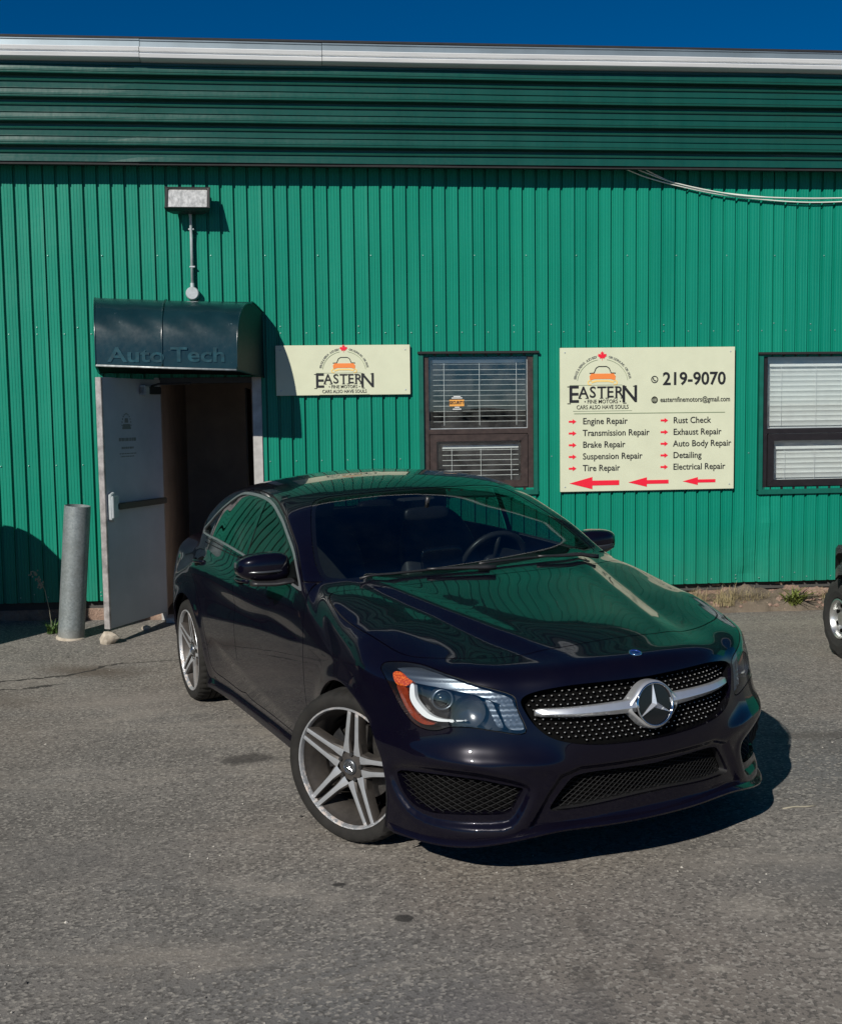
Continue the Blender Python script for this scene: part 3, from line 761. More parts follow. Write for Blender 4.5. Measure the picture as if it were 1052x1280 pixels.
    # flat round badge on the nose
    X=shoot('T',[(.765,0)])[0]; G=grad(np.array([X]))[0]; G/=np.linalg.norm(G); G[1]=0
    a=np.array([0,1.,0]); b=np.cross(G,a)
    def disc(prof,seg=32): 
        n_=len(prof); v=[X+G*h+r*(math.cos(2*math.pi*i/seg)*a+math.sin(2*math.pi*i/seg)*b) for i in range(seg) for r,h in prof]
        return v,[(i*n_+k,i*n_+k+1,((i+1)%seg)*n_+k+1,((i+1)%seg)*n_+k) for i in range(seg) for k in range(n_-1)]
    bd=MB().add(*disc([(.0005,.0022),(.0175,.0022)])).obj('hood_badge',M['badge_blue'],root,False)
    MB().add(*disc([(.0172,.0015),(.0178,.0036),(.0228,.0036),(.024,.001)])).obj('badge_ring',M['badge_ring'],bd,True)
    MB().add(*disc([(.0215,.003),(.0222,.0042),(.0236,.0036),(.0245,.000)])).obj('badge_rim',M['chrome'],bd,True)
    s=MB()
    for k in range(3):
        w=math.radians(180+120*k); pp=lambda r,w,h:X+G*h+r*(math.cos(w)*a+math.sin(w)*b)
        w=math.radians(90+120*k)
        s.add([pp(.0165,w,.0028),pp(.003,w+1.05,.0028),pp(0,0,.0046)],[(0,1,2)]); s.add([pp(.0165,w,.0028),pp(0,0,.0046),pp(.003,w-1.05,.0028)],[(0,1,2)])
    s.obj('badge_star',M['chrome'],bd,False,fixn=False)
def lips(M,root):
    # front splitter: a blade following the plan of the nose, built out of one loft
    n=70; ys=np.linspace(-.852,.852,n); v=[];N_=0
    for y in ys:
        a=abs(y); x=float(xplan(a)+fz(.2)) 
        k=sstep((a-.28)/.22); k=float(k)
        x=x-.012-.0*k; z=.238-.062*float(sstep((a-.36)/.40))+.004*float(sstep((a-.79)/.07))
        out=.030+.014*k
        prof=[(x-.05,z+.024),(x+.002,z+.016),(x+out*.85,z+.006),(x+out,z+.000),(x+out-.003,z-.007),(x-.06,z-.008)]
        for q in prof:
            v.append((q[0],y,q[1])); 
    m=6; f=[(i*m+k,i*m+(k+1)%m,(i+1)*m+(k+1)%m,(i+1)*m+k) for i in range(n-1) for k in range(m)]+[tuple(range(m)),tuple((n-1)*m+k for k in range(m))]
    MB().add(v,f).obj('front_splitter',M['paint'],root,True,auto=35)
    for sd in (-1,1):
        # side skirt
        xs=np.linspace(-.36,-2.34,30); v=[]
        for x in xs:
            w=float(width(np.array([x]),np.array([.20]))[0])
            for dy,z in ((-.05,.215),(.004,.212),(.020,.185),(.022,.160),(.010,.148),(-.07,.150)): v.append((x,(w+dy)*sd,z))
        f=[(i*6+k,i*6+(k+1)%6,(i+1)*6+(k+1)%6,(i+1)*6+k) for i in range(29) for k in range(6)]+[tuple(range(6)),tuple(29*6+k for k in range(6))]
        MB().add(v,f).obj('side_skirt',M['paint'],root,True,auto=35)
    # underbody
    MB().box(-3.5,.62,-.62,.62,.16,.175).obj('underbody',M['void'],root)
def door_handle(M,door,x,z,sd):
    
    m=MB(); nx=15; v=[];f=[]; XS=shoot('S',[(x-.105+.21*i/(nx-1),z) for i in range(nx)])
    for i in range(nx):
        t=i/(nx-1); xx=x-.105+.21*t; yy=XS[i][1]
        lift=.030*math.sin(math.pi*min(1,max(0,(t-.02)/.96)))**.45; hh=.0125*(1-.25*abs(2*t-1)**3)
        for dy,dz in ((lift-.010,-hh),(lift-.001,-hh*.7),(lift+.003,0),(lift,hh*.8),(lift-.008,hh),(lift-.012,0)): v.append((xx,(yy+dy)*sd,z+.004*t+dz))
    f=[(i*6+k,i*6+(k+1)%6,(i+1)*6+(k+1)%6,(i+1)*6+k) for i in range(nx-1) for k in range(6)]+[tuple(range(6)),tuple((nx-1)*6+k for k in range(6))]
    m.add(v,f); m.obj('door_handle',M['paint'],door,True)
    cup=MB(); v=[];K=24
    q=[(x+.055*r_*math.cos(2*math.pi*i/K),z+.026*r_*math.sin(2*math.pi*i/K)) for r_ in (1.,0.) for i in range(K)]
    for i,p_ in enumerate(shoot('S',q)): v.append((p_[0],(p_[1]+(.0015 if i<K else .002))*sd,p_[2]))
    cup.add(v,[(i,(i+1)%K,K+(i+1)%K,K+i) for i in range(K)]).obj('handle_cup',M['void'],door,True)
def superell(c,r,seg=20,rings=12,e=.6,fn=None):
    v=[];f=[]
    sg=lambda a,p:math.copysign(abs(a)**p,a)
    for i in range(rings+1):
        ph=-math.pi/2+math.pi*i/rings
        for j in range(seg):
            th=2*math.pi*j/seg
            p=np.array([r[0]*sg(math.cos(ph),e)*sg(math.cos(th),e),r[1]*sg(math.cos(ph),e)*sg(math.sin(th),e),r[2]*sg(math.sin(ph),e)])
            if fn: p=fn(p)
            v.append(p+c)
    for i in range(rings):
        for j in range(seg): f.append((i*seg+j,i*seg+(j+1)%seg,(i+1)*seg+(j+1)%seg,(i+1)*seg+j))
    return v,f
def mirror_arm(M,root,sd):
    def fn(p):
        q=p.copy(); t=(p[1]+.115)/.23   # 0 inboard, 1 outboard
        q[2]*=(1.08-.30*t*t); q[0]-=.035*t*t; q[2]+=.006*t
        if q[0]<-.015: q[0]=-.015-.035*t*t-(.0)  # flat mirror side
        q[1]*=sd; return q
    c=np.array([-.880,(.925+(.012 if sd>0 else 0))*sd,1.048-(.042 if sd>0 else 0)])
    v,f=superell(c,(.082,.124,.068),28,16,.60,fn)
    # upper shell painted, lower base black
    sh=MB().add(v,f).obj('mirror_housing',M['paint'],root,True)
    K=24; g=[]
    for i in range(K):
        w=2*math.pi*i/K; sx=math.copysign(abs(math.cos(w))**.75,math.cos(w)); sz=math.copysign(abs(math.sin(w))**.75,math.sin(w))
        g.append(c+np.array([-.0185-.034*((sx+1)/2)**2,sx*.104*sd,sz*.054*(1.05-.28*((sx+1)/2)**2)+.003]))
    MB().add(g+[sum(g)/K],[(i,(i+1)%K,K) for i in range(K)]).obj('mirror_glass',M['mirror'],sh,True)
    # thin indicator band wrapped round the front
    b=[c+np.array([ .0875*max(0,math.cos(w))**.8*(1-.0*w)-.035*((math.sin(w)*.93+1)/2)**2*.9,math.sin(w)*.110*sd,-.012]) for w in np.linspace(-.9,1.45,20)]
    MB().tube(b,.006,8).obj('indicator_band',M['lamp_mid'],sh,True)
    y0=.800
    foot=[np.array([-.80,y0*sd,.985]),np.array([-.79,(y0+.045)*sd,.985]),np.array([-.80,(y0+.10)*sd,.980]),np.array([-.83,(y0+.20)*sd,.985])]
    m=MB(); v=[];P=catmull(foot,False,5)
    for i,p in enumerate(P):
        t=i/(len(P)-1)
        for w in np.linspace(0,2*math.pi,12,endpoint=False): v.append(p+np.array([.050*(1-.35*t)*math.cos(w),0,.013*math.sin(w)]))
    n=12; f=[(i*n+k,i*n+(k+1)%n,(i+1)*n+(k+1)%n,(i+1)*n+k) for i in range(len(P)-1) for k in range(n)]+[tuple(range(n)),tuple((len(P)-1)*n+k for k in range(n))]
    m.add(v,f).obj('mirror_foot',M['black_plastic'],root,True)
def wipers(M,root):
    for a,b in (((-.47,-.60),(-.395,.02)),((-.425,-.02),(-.47,.63))):
        q=np.linspace(a,b,14); X=shoot('T',np.stack([q[:,0]-.03*0,np.abs(q[:,1])],1)); X[:,1]=q[:,1]; X=offs(X,.016)
        MB().tube(X,[.006]*14,6).obj('wiper_blade',M['black_plastic'],root,True)
        q2=np.linspace((b[0]+.06,b[1]) ,((a[0]+b[0])/2+.01,(a[1]+b[1])/2),8); X=shoot('T',np.stack([q2[:,0],np.abs(q2[:,1])],1)); X[:,1]=q2[:,1]; X=offs(X,.024)
        MB().tube(X,np.linspace(.012,.006,8),6).obj('wiper_arm',M['black_plastic'],root,True)
def interior(M,root):
    # tub
    m=MB(); m.box(-3.0,-.25,-.70,.70,.22,.25); m.box(-2.75,-2.72,-.70,.70,.25,.98); m.box(-3.2,-2.4,-.62,.62,.93,.955)
    m.box(-.36,-.33,-.70,.70,.25,.80)
    for s in (-1,1): m.box(-2.9,-.4,.735*s-.01,.735*s+.01,.25,.93)
    m.obj('cabin_floor',M['interior'],root)
    # roof lining
    v=[];nx=10;ny=8
    for i in range(nx):
        for j in range(ny):
            x=-1.28-1.0*i/(nx-1); y=-.44+.88*j/(ny-1); v.append((x,y,0))
    zz_=shoot('T',[(a,abs(b)) for a,b,_ in v])[:,2]; v=[(a,b,c-.035) for (a,b,_),c in zip(v,zz_)]
    MB().add(v,[(i*ny+j,i*ny+j+1,(i+1)*ny+j+1,(i+1)*ny+j) for i in range(nx-1) for j in range(ny-1)]).obj('roof_lining',M['interior'],root,True,fixn=False)
    # dashboard
    v=[];P=[(-.42,.90),(-.60,.945),(-.78,.955),(-.90,.93),(-.94,.86),(-.92,.70),(-.85,.55)]
    ys=np.linspace(-.70,.70,21)
    for y in ys:
        hump=.045*math.exp(-((y-.36)/.17)**4)
        for k,(x,z) in enumerate(P): v.append((x,y,z+(hump if 1<=k<=4 else 0)*(.5 if k==1 else 1)-.03*(abs(y)/.7)**4))
    n=len(P); MB().add(v,[(i*n+k,i*n+k+1,(i+1)*n+k+1,(i+1)*n+k) for i in range(20) for k in range(n-1)]).obj('dashboard',M['interior'],root,True)
    MB().add(*superell(np.array([-.86,0,1.0]),(.012,.115,.07),20,12,.35)).obj('display_screen',M['gloss_black'],root,True)
    # steering wheel
    c=np.array([-1.0,.37,.93]); ax=nrm([-.90,0,.42]); a=np.array([0,1.,0]); b=np.cross(ax,a)
    sw=MB().tube([c+.185*(math.cos(w)*a+math.sin(w)*b) for w in np.linspace(0,2*math.pi,40,endpoint=False)],.0155,8,True).obj('steering_wheel',M['leather'],root,True)
    h=MB(); h.add(*superell(c,(.03,.06,.05),14,8,.7))
    for w in (0,math.pi,-math.pi/2): h.tube([c,c+.18*(math.cos(w)*a+math.sin(w)*b)],.013,6)
    h.obj('steering_hub',M['leather'],sw,True)
    for sd in (-1,1):
        st=MB()
        def bend(p):
            q=p.copy(); q[0]-=.30*(p[2]+.33); q[0]+=.05*(abs(p[1])/.24)**2; q[1]*=1-.25*max(0,p[2]/.36)**2; return q
        st.add(*superell(np.array([-1.56,.36*sd,.83]),(.075,.245,.36),24,18,.55,bend))
        s=st.obj('front_seat',M['seat'],root,True)
        def b2(p): q=p.copy(); q[0]-=.15*p[2]; return q
        MB().add(*superell(np.array([-1.77,.36*sd,1.235]),(.045,.125,.088),18,12,.6,b2)).obj('headrest',M['seat'],s,True)
        MB().add(*superell(np.array([-1.36,.36*sd,.50]),(.27,.245,.085),20,10,.5)).obj('seat_cushion',M['seat'],s,True)
    def b3(p): q=p.copy(); q[0]-=.35*p[2]; return q
    MB().add(*superell(np.array([-2.42,0,.85]),(.08,.62,.30),28,14,.35,b3)).obj('rear_seat',M['seat'],root,True)
    for y in (-.36,.36): MB().add(*superell(np.array([-2.56,y,1.12]),(.04,.13,.06),16,10,.5)).obj('headrest',M['seat'],root,True)
    mr=MB().add(*superell(np.array([-1.02,0,1.225]),(.018,.125,.035),20,12,.5)).obj('rear_view_mirror',M['black_plastic'],root,True)
    MB().tube([(-1.02,0,1.25),(-.99,0,1.31)],.012,8).obj('mirror_stem',M['black_plastic'],mr,True)
    MB().box(-1.27,-1.10,-.09,.09,1.285,1.30).obj('overhead_console',M['seat'],root,bevel=.004)
def wheel(M,root,x,sd,steer):
    e=bpy.data.objects.new('wheel',None); bpy.context.scene.collection.objects.link(e); e.parent=root
    e.location=(x,sd*(.882 if x==0 else .880),.318); 
    e.rotation_euler=(0,0,(math.pi if sd>0 else 0)+(steer))
    # local frame: outer face towards -y
    t=MB(); R=.318
    side=[(.249,.004),(.256,-.004),(.270,-.010),(.288,-.0115),(.301,-.006),(.309,.004),(.3135,.014)]
    tread=[(.3165,.030),(.3175,.055),(.318,.0635),(.3105,.064),(.3105,.072),(.318,.0725),(.3185,.100),(.3105,.1005),(.3105,.1085),(.3185,.109),(.318,.137),(.3105,.1375),(.3105,.1455),(.318,.146),(.3165,.185)]
    prof=side+tread+[(.309,.205),(.285,.216),(.255,.212),(.237,.200)]
    seg=132; n=len(prof); v=[];f=[]
    rt={'a':0}
    for i in range(seg):
        w=2*math.pi*i/seg
        for k,(r_,h_) in enumerate(prof):
            # shoulder blocks: every third slice is a lateral groove
            g=.006 if (i%3==0 and .302<r_ and (h_<.056 or h_>.150)) else 0
            v.append(((r_-g)*math.cos(w),h_,(r_-g)*math.sin(w)))
    for i in range(seg):
        j=(i+1)%seg
        for k in range(n-1): f.append((i*n+k,i*n+k+1,j*n+k+1,j*n+k))
    t.add(v,f); ty=t.obj('tyre',M['tyre'],e,auto=30)
    rm=MB(); rm.lathe([(.2525,.010),(.2535,-.002),(.251,-.007),(.246,-.006),(.2425,.002),(.2405,.012)],72); ro=rm.obj('rim_lip',M['alloy'],e,True,auto=50)
    rb=MB(); rb.lathe([(.2405,.012),(.238,.022),(.230,.034),(.208,.085),(.203,.14),(.208,.19),(.20,.19),(.195,.10)],72); rb.obj('rim_barrel',M['alloy_dark'],e,True)
    # five twin spokes
    sp=MB(); face=MB()
    dep=lambda r_:.034-.034*math.sqrt(max(0,(r_-.05)/.19))*.92-.002
    for k in range(5):
        w0=math.radians(43+72*k)
        for s2 in (-1,1):
            N_=12
            for i in range(N_):
                pass
            rows=[]
            A0=np.array([.062*math.cos(w0+s2*.16),.062*math.sin(w0+s2*.16)]); wr=w0+s2*math.radians(31.5); B0=np.array([.2430*math.cos(wr),.2430*math.sin(wr)])
            d=(B0-A0)/np.linalg.norm(B0-A0); p=np.array([-d[1],d[0]])
            for i in range(N_+1):
                t_=i/N_; q0=A0+(B0-A0)*t_; r_=float(np.linalg.norm(q0))
                hw=.0155-.0028*t_+.010*math.exp(-(t_/.20)**2)
                rows.append((q0,p,hw,dep(r_)))
            vv=[]
            for cpt,p,hw,y in rows:
                for o_,dy in ((-hw,.045),(-hw,.0065),(-hw*.66,.0),(hw*.66,.0),(hw,.0065),(hw,.045)):
                    q=cpt+p*o_; vv.append((q[0],y+dy,q[1]))
            n6=6
            sp.add(vv,[(i*6+k2,i*6+k2+1,(i+1)*6+k2+1,(i+1)*6+k2) for i in range(N_) for k2 in (0,1,3,4)]+[(i*6+5,i*6,(i+1)*6,(i+1)*6+5) for i in range(N_)])
            vf=[]
            for cpt,p,hw,y in rows:
                for o_ in (-hw*.66,-hw*.05,hw*.05,hw*.66):
                    q=cpt+p*o_; vf.append((q[0],y-.0006-(.0016 if abs(o_)<hw*.1 else 0),q[1]))
            face.add(vf,[(i*4+k2,i*4+k2+1,(i+1)*4+k2+1,(i+1)*4+k2) for i in range(N_) for k2 in range(3)])
    sp.obj('spoke_sides',M['alloy_dark'],e,auto=40); face.obj('spoke_faces',M['alloy'],e,auto=20,fixn=True)
    hb=MB(); hb.lathe([(.0005,.10),(.060,.10),(.068,.06),(.066,.036),(.058,.026),(.045,.024),(.034,.022)],40); hb.obj('hub',M['alloy_dark'],e,True,auto=40)
    cp=MB(); cp.lathe([(.0005,.012),(.020,.0125),(.028,.014),(.0325,.017),(.034,.026)],40); co=cp.obj('centre_cap',M['cap'],e,True)
    cr=MB(); cr.lathe([(.0215,.0125),(.0225,.0105),(.0245,.0105),(.0255,.0130)],40); 
    for k in range(3):
        w=math.radians(90+120*k)
        cr.add([(.020*math.cos(w),.0112,.020*math.sin(w)),(.004*math.cos(w+1.05),.0112,.004*math.sin(w+1.05)),(0,.0085,0),(.004*math.cos(w-1.05),.0112,.004*math.sin(w-1.05))],[(0,1,2),(0,2,3)])
    cr.obj('cap_emblem',M['chrome'],e,False,fixn=False)
    for k in range(5):
        w=math.radians(43+36+72*k); b=MB(); b.lathe([(.0005,.016),(.008,.016),(.0095,.02),(.0095,.04)],6,'y',(.054*math.cos(w),0,.054*math.sin(w))); b.obj('wheel_bolt',M['bolt'],e)
    br=MB(); br.lathe([(.05,.11),(.155,.108),(.157,.118),(.155,.128),(.05,.128)],48); br.obj('brake_disc',M['disc'],e,True,auto=30)
    ca=MB(); ca.lathe([(.105,.085),(.165,.085),(.170,.10),(.170,.15),(.105,.15)],10,'y',(0,0,0),arc=(2.2,3.4) if sd<0 else (-.3,.9)); ca.obj('brake_caliper',M['black_plastic'],e,auto=30)
    bk=MB(); bk.lathe([(.0005,.165),(.20,.165)],32); bk.obj('inner_dish',M['void'],e)

# ---------------- helpers for the place ----------------
def empty(name,loc=(0,0,0),rot=(0,0,0),parent=None):
    o=bpy.data.objects.new(name,None); C.objects.link(o); o.location=loc; o.rotation_euler=rot
    if parent: o.parent=parent
    return o
def tag(o,label=None,cat=None,group=None,kind=None):
    if label: o['label']=label
    if cat: o['category']=cat
    if group: o['group']=group
    if kind: o['kind']=kind
    return o
CX,SX=.956,.33
CARLOC=(0.9673948728804104,-4.657786941794831,0.0); CARROT=(.027,-.004,-1.2329940860677717)
def gz(x,y):
    """height of the lot: nearly level, tipped a little under the car and up to the wall on the left"""
    x=np.asarray(x,float); y=np.asarray(y,float); ca,sa=math.cos(CARROT[2]),math.sin(CARROT[2])
    dx,dy=x-CARLOC[0],y-CARLOC[1]; xc=ca*dx+sa*dy; yc=-sa*dx+ca*dy
    plane=.027*yc+.004*xc
    k=np.exp(-(np.maximum(np.hypot(xc+1.3,yc*1.3)-2.3,0)/1.6)**2)
    wallz=np.clip(.075-.017*(x+1.2),-.01,.085)*np.clip((y+2.2)/2.2,0,1)**1.3*np.clip((3.2-np.abs(x+1))/1.2+1,0,1)
    return plane*k+wallz*(1-k*.6)-.002
def stick(x,y,z): return (x,y,z)
# ---------------- materials of the place ----------------
def asphalt():
    m=NT('asphalt'); co=m.coord(); sx=m.sep(co)
    big=m.noise(co,.35,5,.55); mid=m.noise(co,1.7,5,.6,.3); spk=m.vor(co,92,'F1','Color'); sg=m.n('SeparateColor'); m.l(spk,sg.inputs[0]); spd=m.vor(co,92,'F1','Distance'); fine=m.noise(co,240,3,.7)
    c=m.ramp(mid,[(.25,(.116,.108,.097)),(.5,(.170,.159,.143)),(.75,(.230,.214,.192))])
    c=m.mix(c,(.21,.178,.148),m.math('MULTIPLY',m.ramp(big,[(.42,0.),(.60,1.)]),.75))
    c=m.mix(c,(.10,.11,.118),m.math('MULTIPLY',m.ramp(m.noise(co,.55,4,.5,.5),[(.48,0.),(.64,1.)]),.6))
    # aggregate: light, dark and pinkish stones in the binder
    c=m.mix(c,(.42,.39,.34),m.math('MULTIPLY',m.math('GREATER_THAN',sg.outputs[0],.84),.6))
    c=m.mix(c,(.035,.032,.030),m.math('MULTIPLY',m.math('LESS_THAN',sg.outputs[0],.22),.66))
    spk2=m.vor(co,42,'F1','Color'); s2=m.n('SeparateColor'); m.l(spk2,s2.inputs[0]); d2=m.vor(co,42,'F1','Distance')
    c=m.mix(c,(.42,.39,.34),m.math('MULTIPLY',m.math('MULTIPLY',m.math('GREATER_THAN',s2.outputs[0],.955),m.math('LESS_THAN',d2,.32)),.6))
    c=m.mix(c,m.ramp(fine,[(.3,(.05,.047,.042)),(.7,(.25,.235,.21))]),.32)
    # pale scuffs
    sc=m.math('MULTIPLY',m.ramp(m.noise(m.map(co,(.6,2.2,1),rot=(0,0,.5)),1.1,8,.72,.6),[(.53,0.),(.70,1.)]),.5)
    c=m.mix(c,(.30,.27,.23),sc)
    def spot(x,y,rx,ry,rot,strength,col,edge=.6,nz=6):
        nonlocal c
        v=m.n('VectorMath',operation='SUBTRACT'); m.l(co,v.inputs[0]); v.inputs[1].default_value=(x,y,0)
        mp=m.n('Mapping'); m.l(v.outputs[0],mp.inputs[0]); mp.inputs['Rotation'].default_value=(0,0,rot); mp.inputs['Scale'].default_value=(1,1,0)
        sc_=m.n('VectorMath',operation='MULTIPLY'); m.l(mp.outputs[0],sc_.inputs[0]); sc_.inputs[1].default_value=(1/rx,1/ry,0)
        ln=m.n('VectorMath',operation='LENGTH'); m.l(sc_.outputs[0],ln.inputs[0])
        d=m.math('ADD',ln.outputs['Value'],m.math('MULTIPLY_ADD',m.noise(co,nz,5,.6),1.1,-.55))
        c=m.mix(c,col,m.math('MULTIPLY',m.ramp(d,[(edge,1.),(1.05,0.)]),strength))
    spot(-.35,-3.70,.16,.10,0,.72,(.035,.032,.030)); spot(.30,-5.66,.045,.035,.3,.85,(.02,.019,.018),.7,14); spot(.08,-5.33,.035,.02,0,.85,(.02,.019,.018),.7,14)
    spot(.90,-5.80,.05,.16,0,.45,(.06,.055,.05),.2,5); spot(.81,-6.22,.06,.22,0,.45,(.06,.055,.05),.2,5); spot(1.04,-6.15,.05,.16,0,.45,(.06,.055,.05),.2,5); spot(.74,-6.45,.10,.12,0,.35,(.06,.055,.05),.2,5)
    spot(1.49,-5.80,.17,.11,.3,.42,(.36,.33,.28),.0,13); spot(1.22,-6.18,.06,.03,.2,.6,(.36,.33,.28),.1,7); spot(-.20,-5.30,.40,.08,.45,.36,(.32,.29,.25),.0,13); spot(.16,-5.05,.22,.06,.5,.36,(.32,.29,.25),.0,13); spot(.90,-5.25,.25,.03,.1,.5,(.32,.29,.25),.0,16)
    spot(-.52,-5.80,.5,.20,.2,.28,(.26,.23,.19),.0,9); spot(.50,-6.30,.5,.2,.1,.4,(.12,.115,.12),.1,3); spot(-1.2,-2.3,.7,.3,.2,.45,(.25,.22,.19),.1,3); spot(2.66,-3.97,.5,.10,.12,.65,(.075,.068,.060),.3,4); spot(-.9,-4.9,.55,.30,.4,.45,(.11,.105,.10),.1,3); spot(1.9,-5.6,.5,.25,.2,.4,(.12,.115,.11),.1,3)
    spot(-1.5,-1.50,.55,.22,.35,.75,(.085,.065,.048),.2,4); spot(-2.1,-2.1,.5,.20,.5,.5,(.085,.068,.052),.2,5); spot(2.9,-4.2,.9,.16,.1,.35,(.07,.065,.06),.3,3)
    # cracks
    def crack(x0,y0,x1,y1,wid,am,strength):
        nonlocal c
        L=math.hypot(x1-x0,y1-y0); ux,uy=(x1-x0)/L,(y1-y0)/L
        s=m.math('ADD',m.math('MULTIPLY',m.math('SUBTRACT',sx[0],x0),ux),m.math('MULTIPLY',m.math('SUBTRACT',sx[1],y0),uy))
        t=m.math('ADD',m.math('MULTIPLY',m.math('SUBTRACT',sx[0],x0),-uy),m.math('MULTIPLY',m.math('SUBTRACT',sx[1],y0),ux))
        t=m.math('ADD',t,m.math('MULTIPLY_ADD',m.noise(co,1.6,7,.62),am,-am*.5))
        inr=m.math('MULTIPLY',m.math('GREATER_THAN',s,0),m.math('LESS_THAN',s,L))
        wv=m.math('MULTIPLY',m.noise(co,9,3),wid*2)
        k=m.math('MULTIPLY',m.math('LESS_THAN',m.math('ABSOLUTE',t),wv),inr)
        c=m.mix(c,(.022,.020,.018),m.math('MULTIPLY',k,strength)); return k
    k1=crack(-3.2,-2.35,-1.35,-1.28,.018,.55,.9); k2=crack(-3.2,-2.9,-1.7,-1.75,.014,.6,.85); crack(-1.35,-1.28,-.6,-1.22,.011,.12,.75); crack(2.6,-4.05,5.5,-3.6,.006,.4,.6); crack(-3,-3.6,-1.9,-2.3,.004,.7,.6)
    h=m.math('ADD',m.math('MULTIPLY',spd,.5),m.math('MULTIPLY',fine,.7)); h=m.math('SUBTRACT',h,m.math('MULTIPLY',m.math('ADD',k1,k2),2.0))
    m.set(Base_Color=c,Roughness=.88,Specular_IOR_Level=.35,Normal=m.bump(h,.6,.004)); return m.m
def siding_mat(name,col,fade,rough=.34,spec=.26):
    m=NT(name); co=m.coord('Generated'); ob=m.coord(); sz=m.sep(ob)
    st=m.noise(m.map(ob,(9,9,.35)),2.2,6,.6); bl=m.noise(ob,1.1,5,.6); 
    c=m.mix(col,fade,m.math('MULTIPLY',m.ramp(bl,[(.3,0.),(.75,1.)]),.55))
    c=m.mix(c,tuple(x*.72 for x in col),m.math('MULTIPLY',m.ramp(st,[(.35,1.),(.6,0.)]),.30))
    # scratches and chips
    sc=m.ramp(m.noise(m.map(ob,(30,30,3)),1.3,8,.8),[(.70,0.),(.74,1.)])
    c=m.mix(c,(.30,.42,.36),m.math('MULTIPLY',sc,.5))
    ru=m.math('MULTIPLY',m.ramp(m.noise(ob,18,7,.75),[(.71,0.),(.76,1.)]),m.ramp(m.noise(ob,1.2,3,.5),[(.45,0.),(.62,1.)])); c=m.mix(c,(.10,.07,.035),m.math('MULTIPLY',ru,.55))
    wv=m.ramp(m.noise(m.map(ob,(4.6,4.6,.12)),1.0,4,.6),[(.35,0.),(.65,1.)]); c=m.mix(c,tuple(min(1,x*1.28+.006) for x in col),m.math('MULTIPLY',wv,.5))
    # dust near the ground
    low=m.math('MULTIPLY',m.math('SUBTRACT',.75,sz[2],clamp=True),m.math('MULTIPLY',m.noise(ob,6,5,.6),.35))
    c=m.mix(c,(.10,.13,.10),low)
    m.set(Base_Color=c,Roughness=m.math('MULTIPLY_ADD',m.noise(ob,30,3),.16,rough),Specular_IOR_Level=spec,Normal=m.bump(m.noise(m.map(ob,(1,1,.5)),14,3,.5),.10,.01))
    return m.m
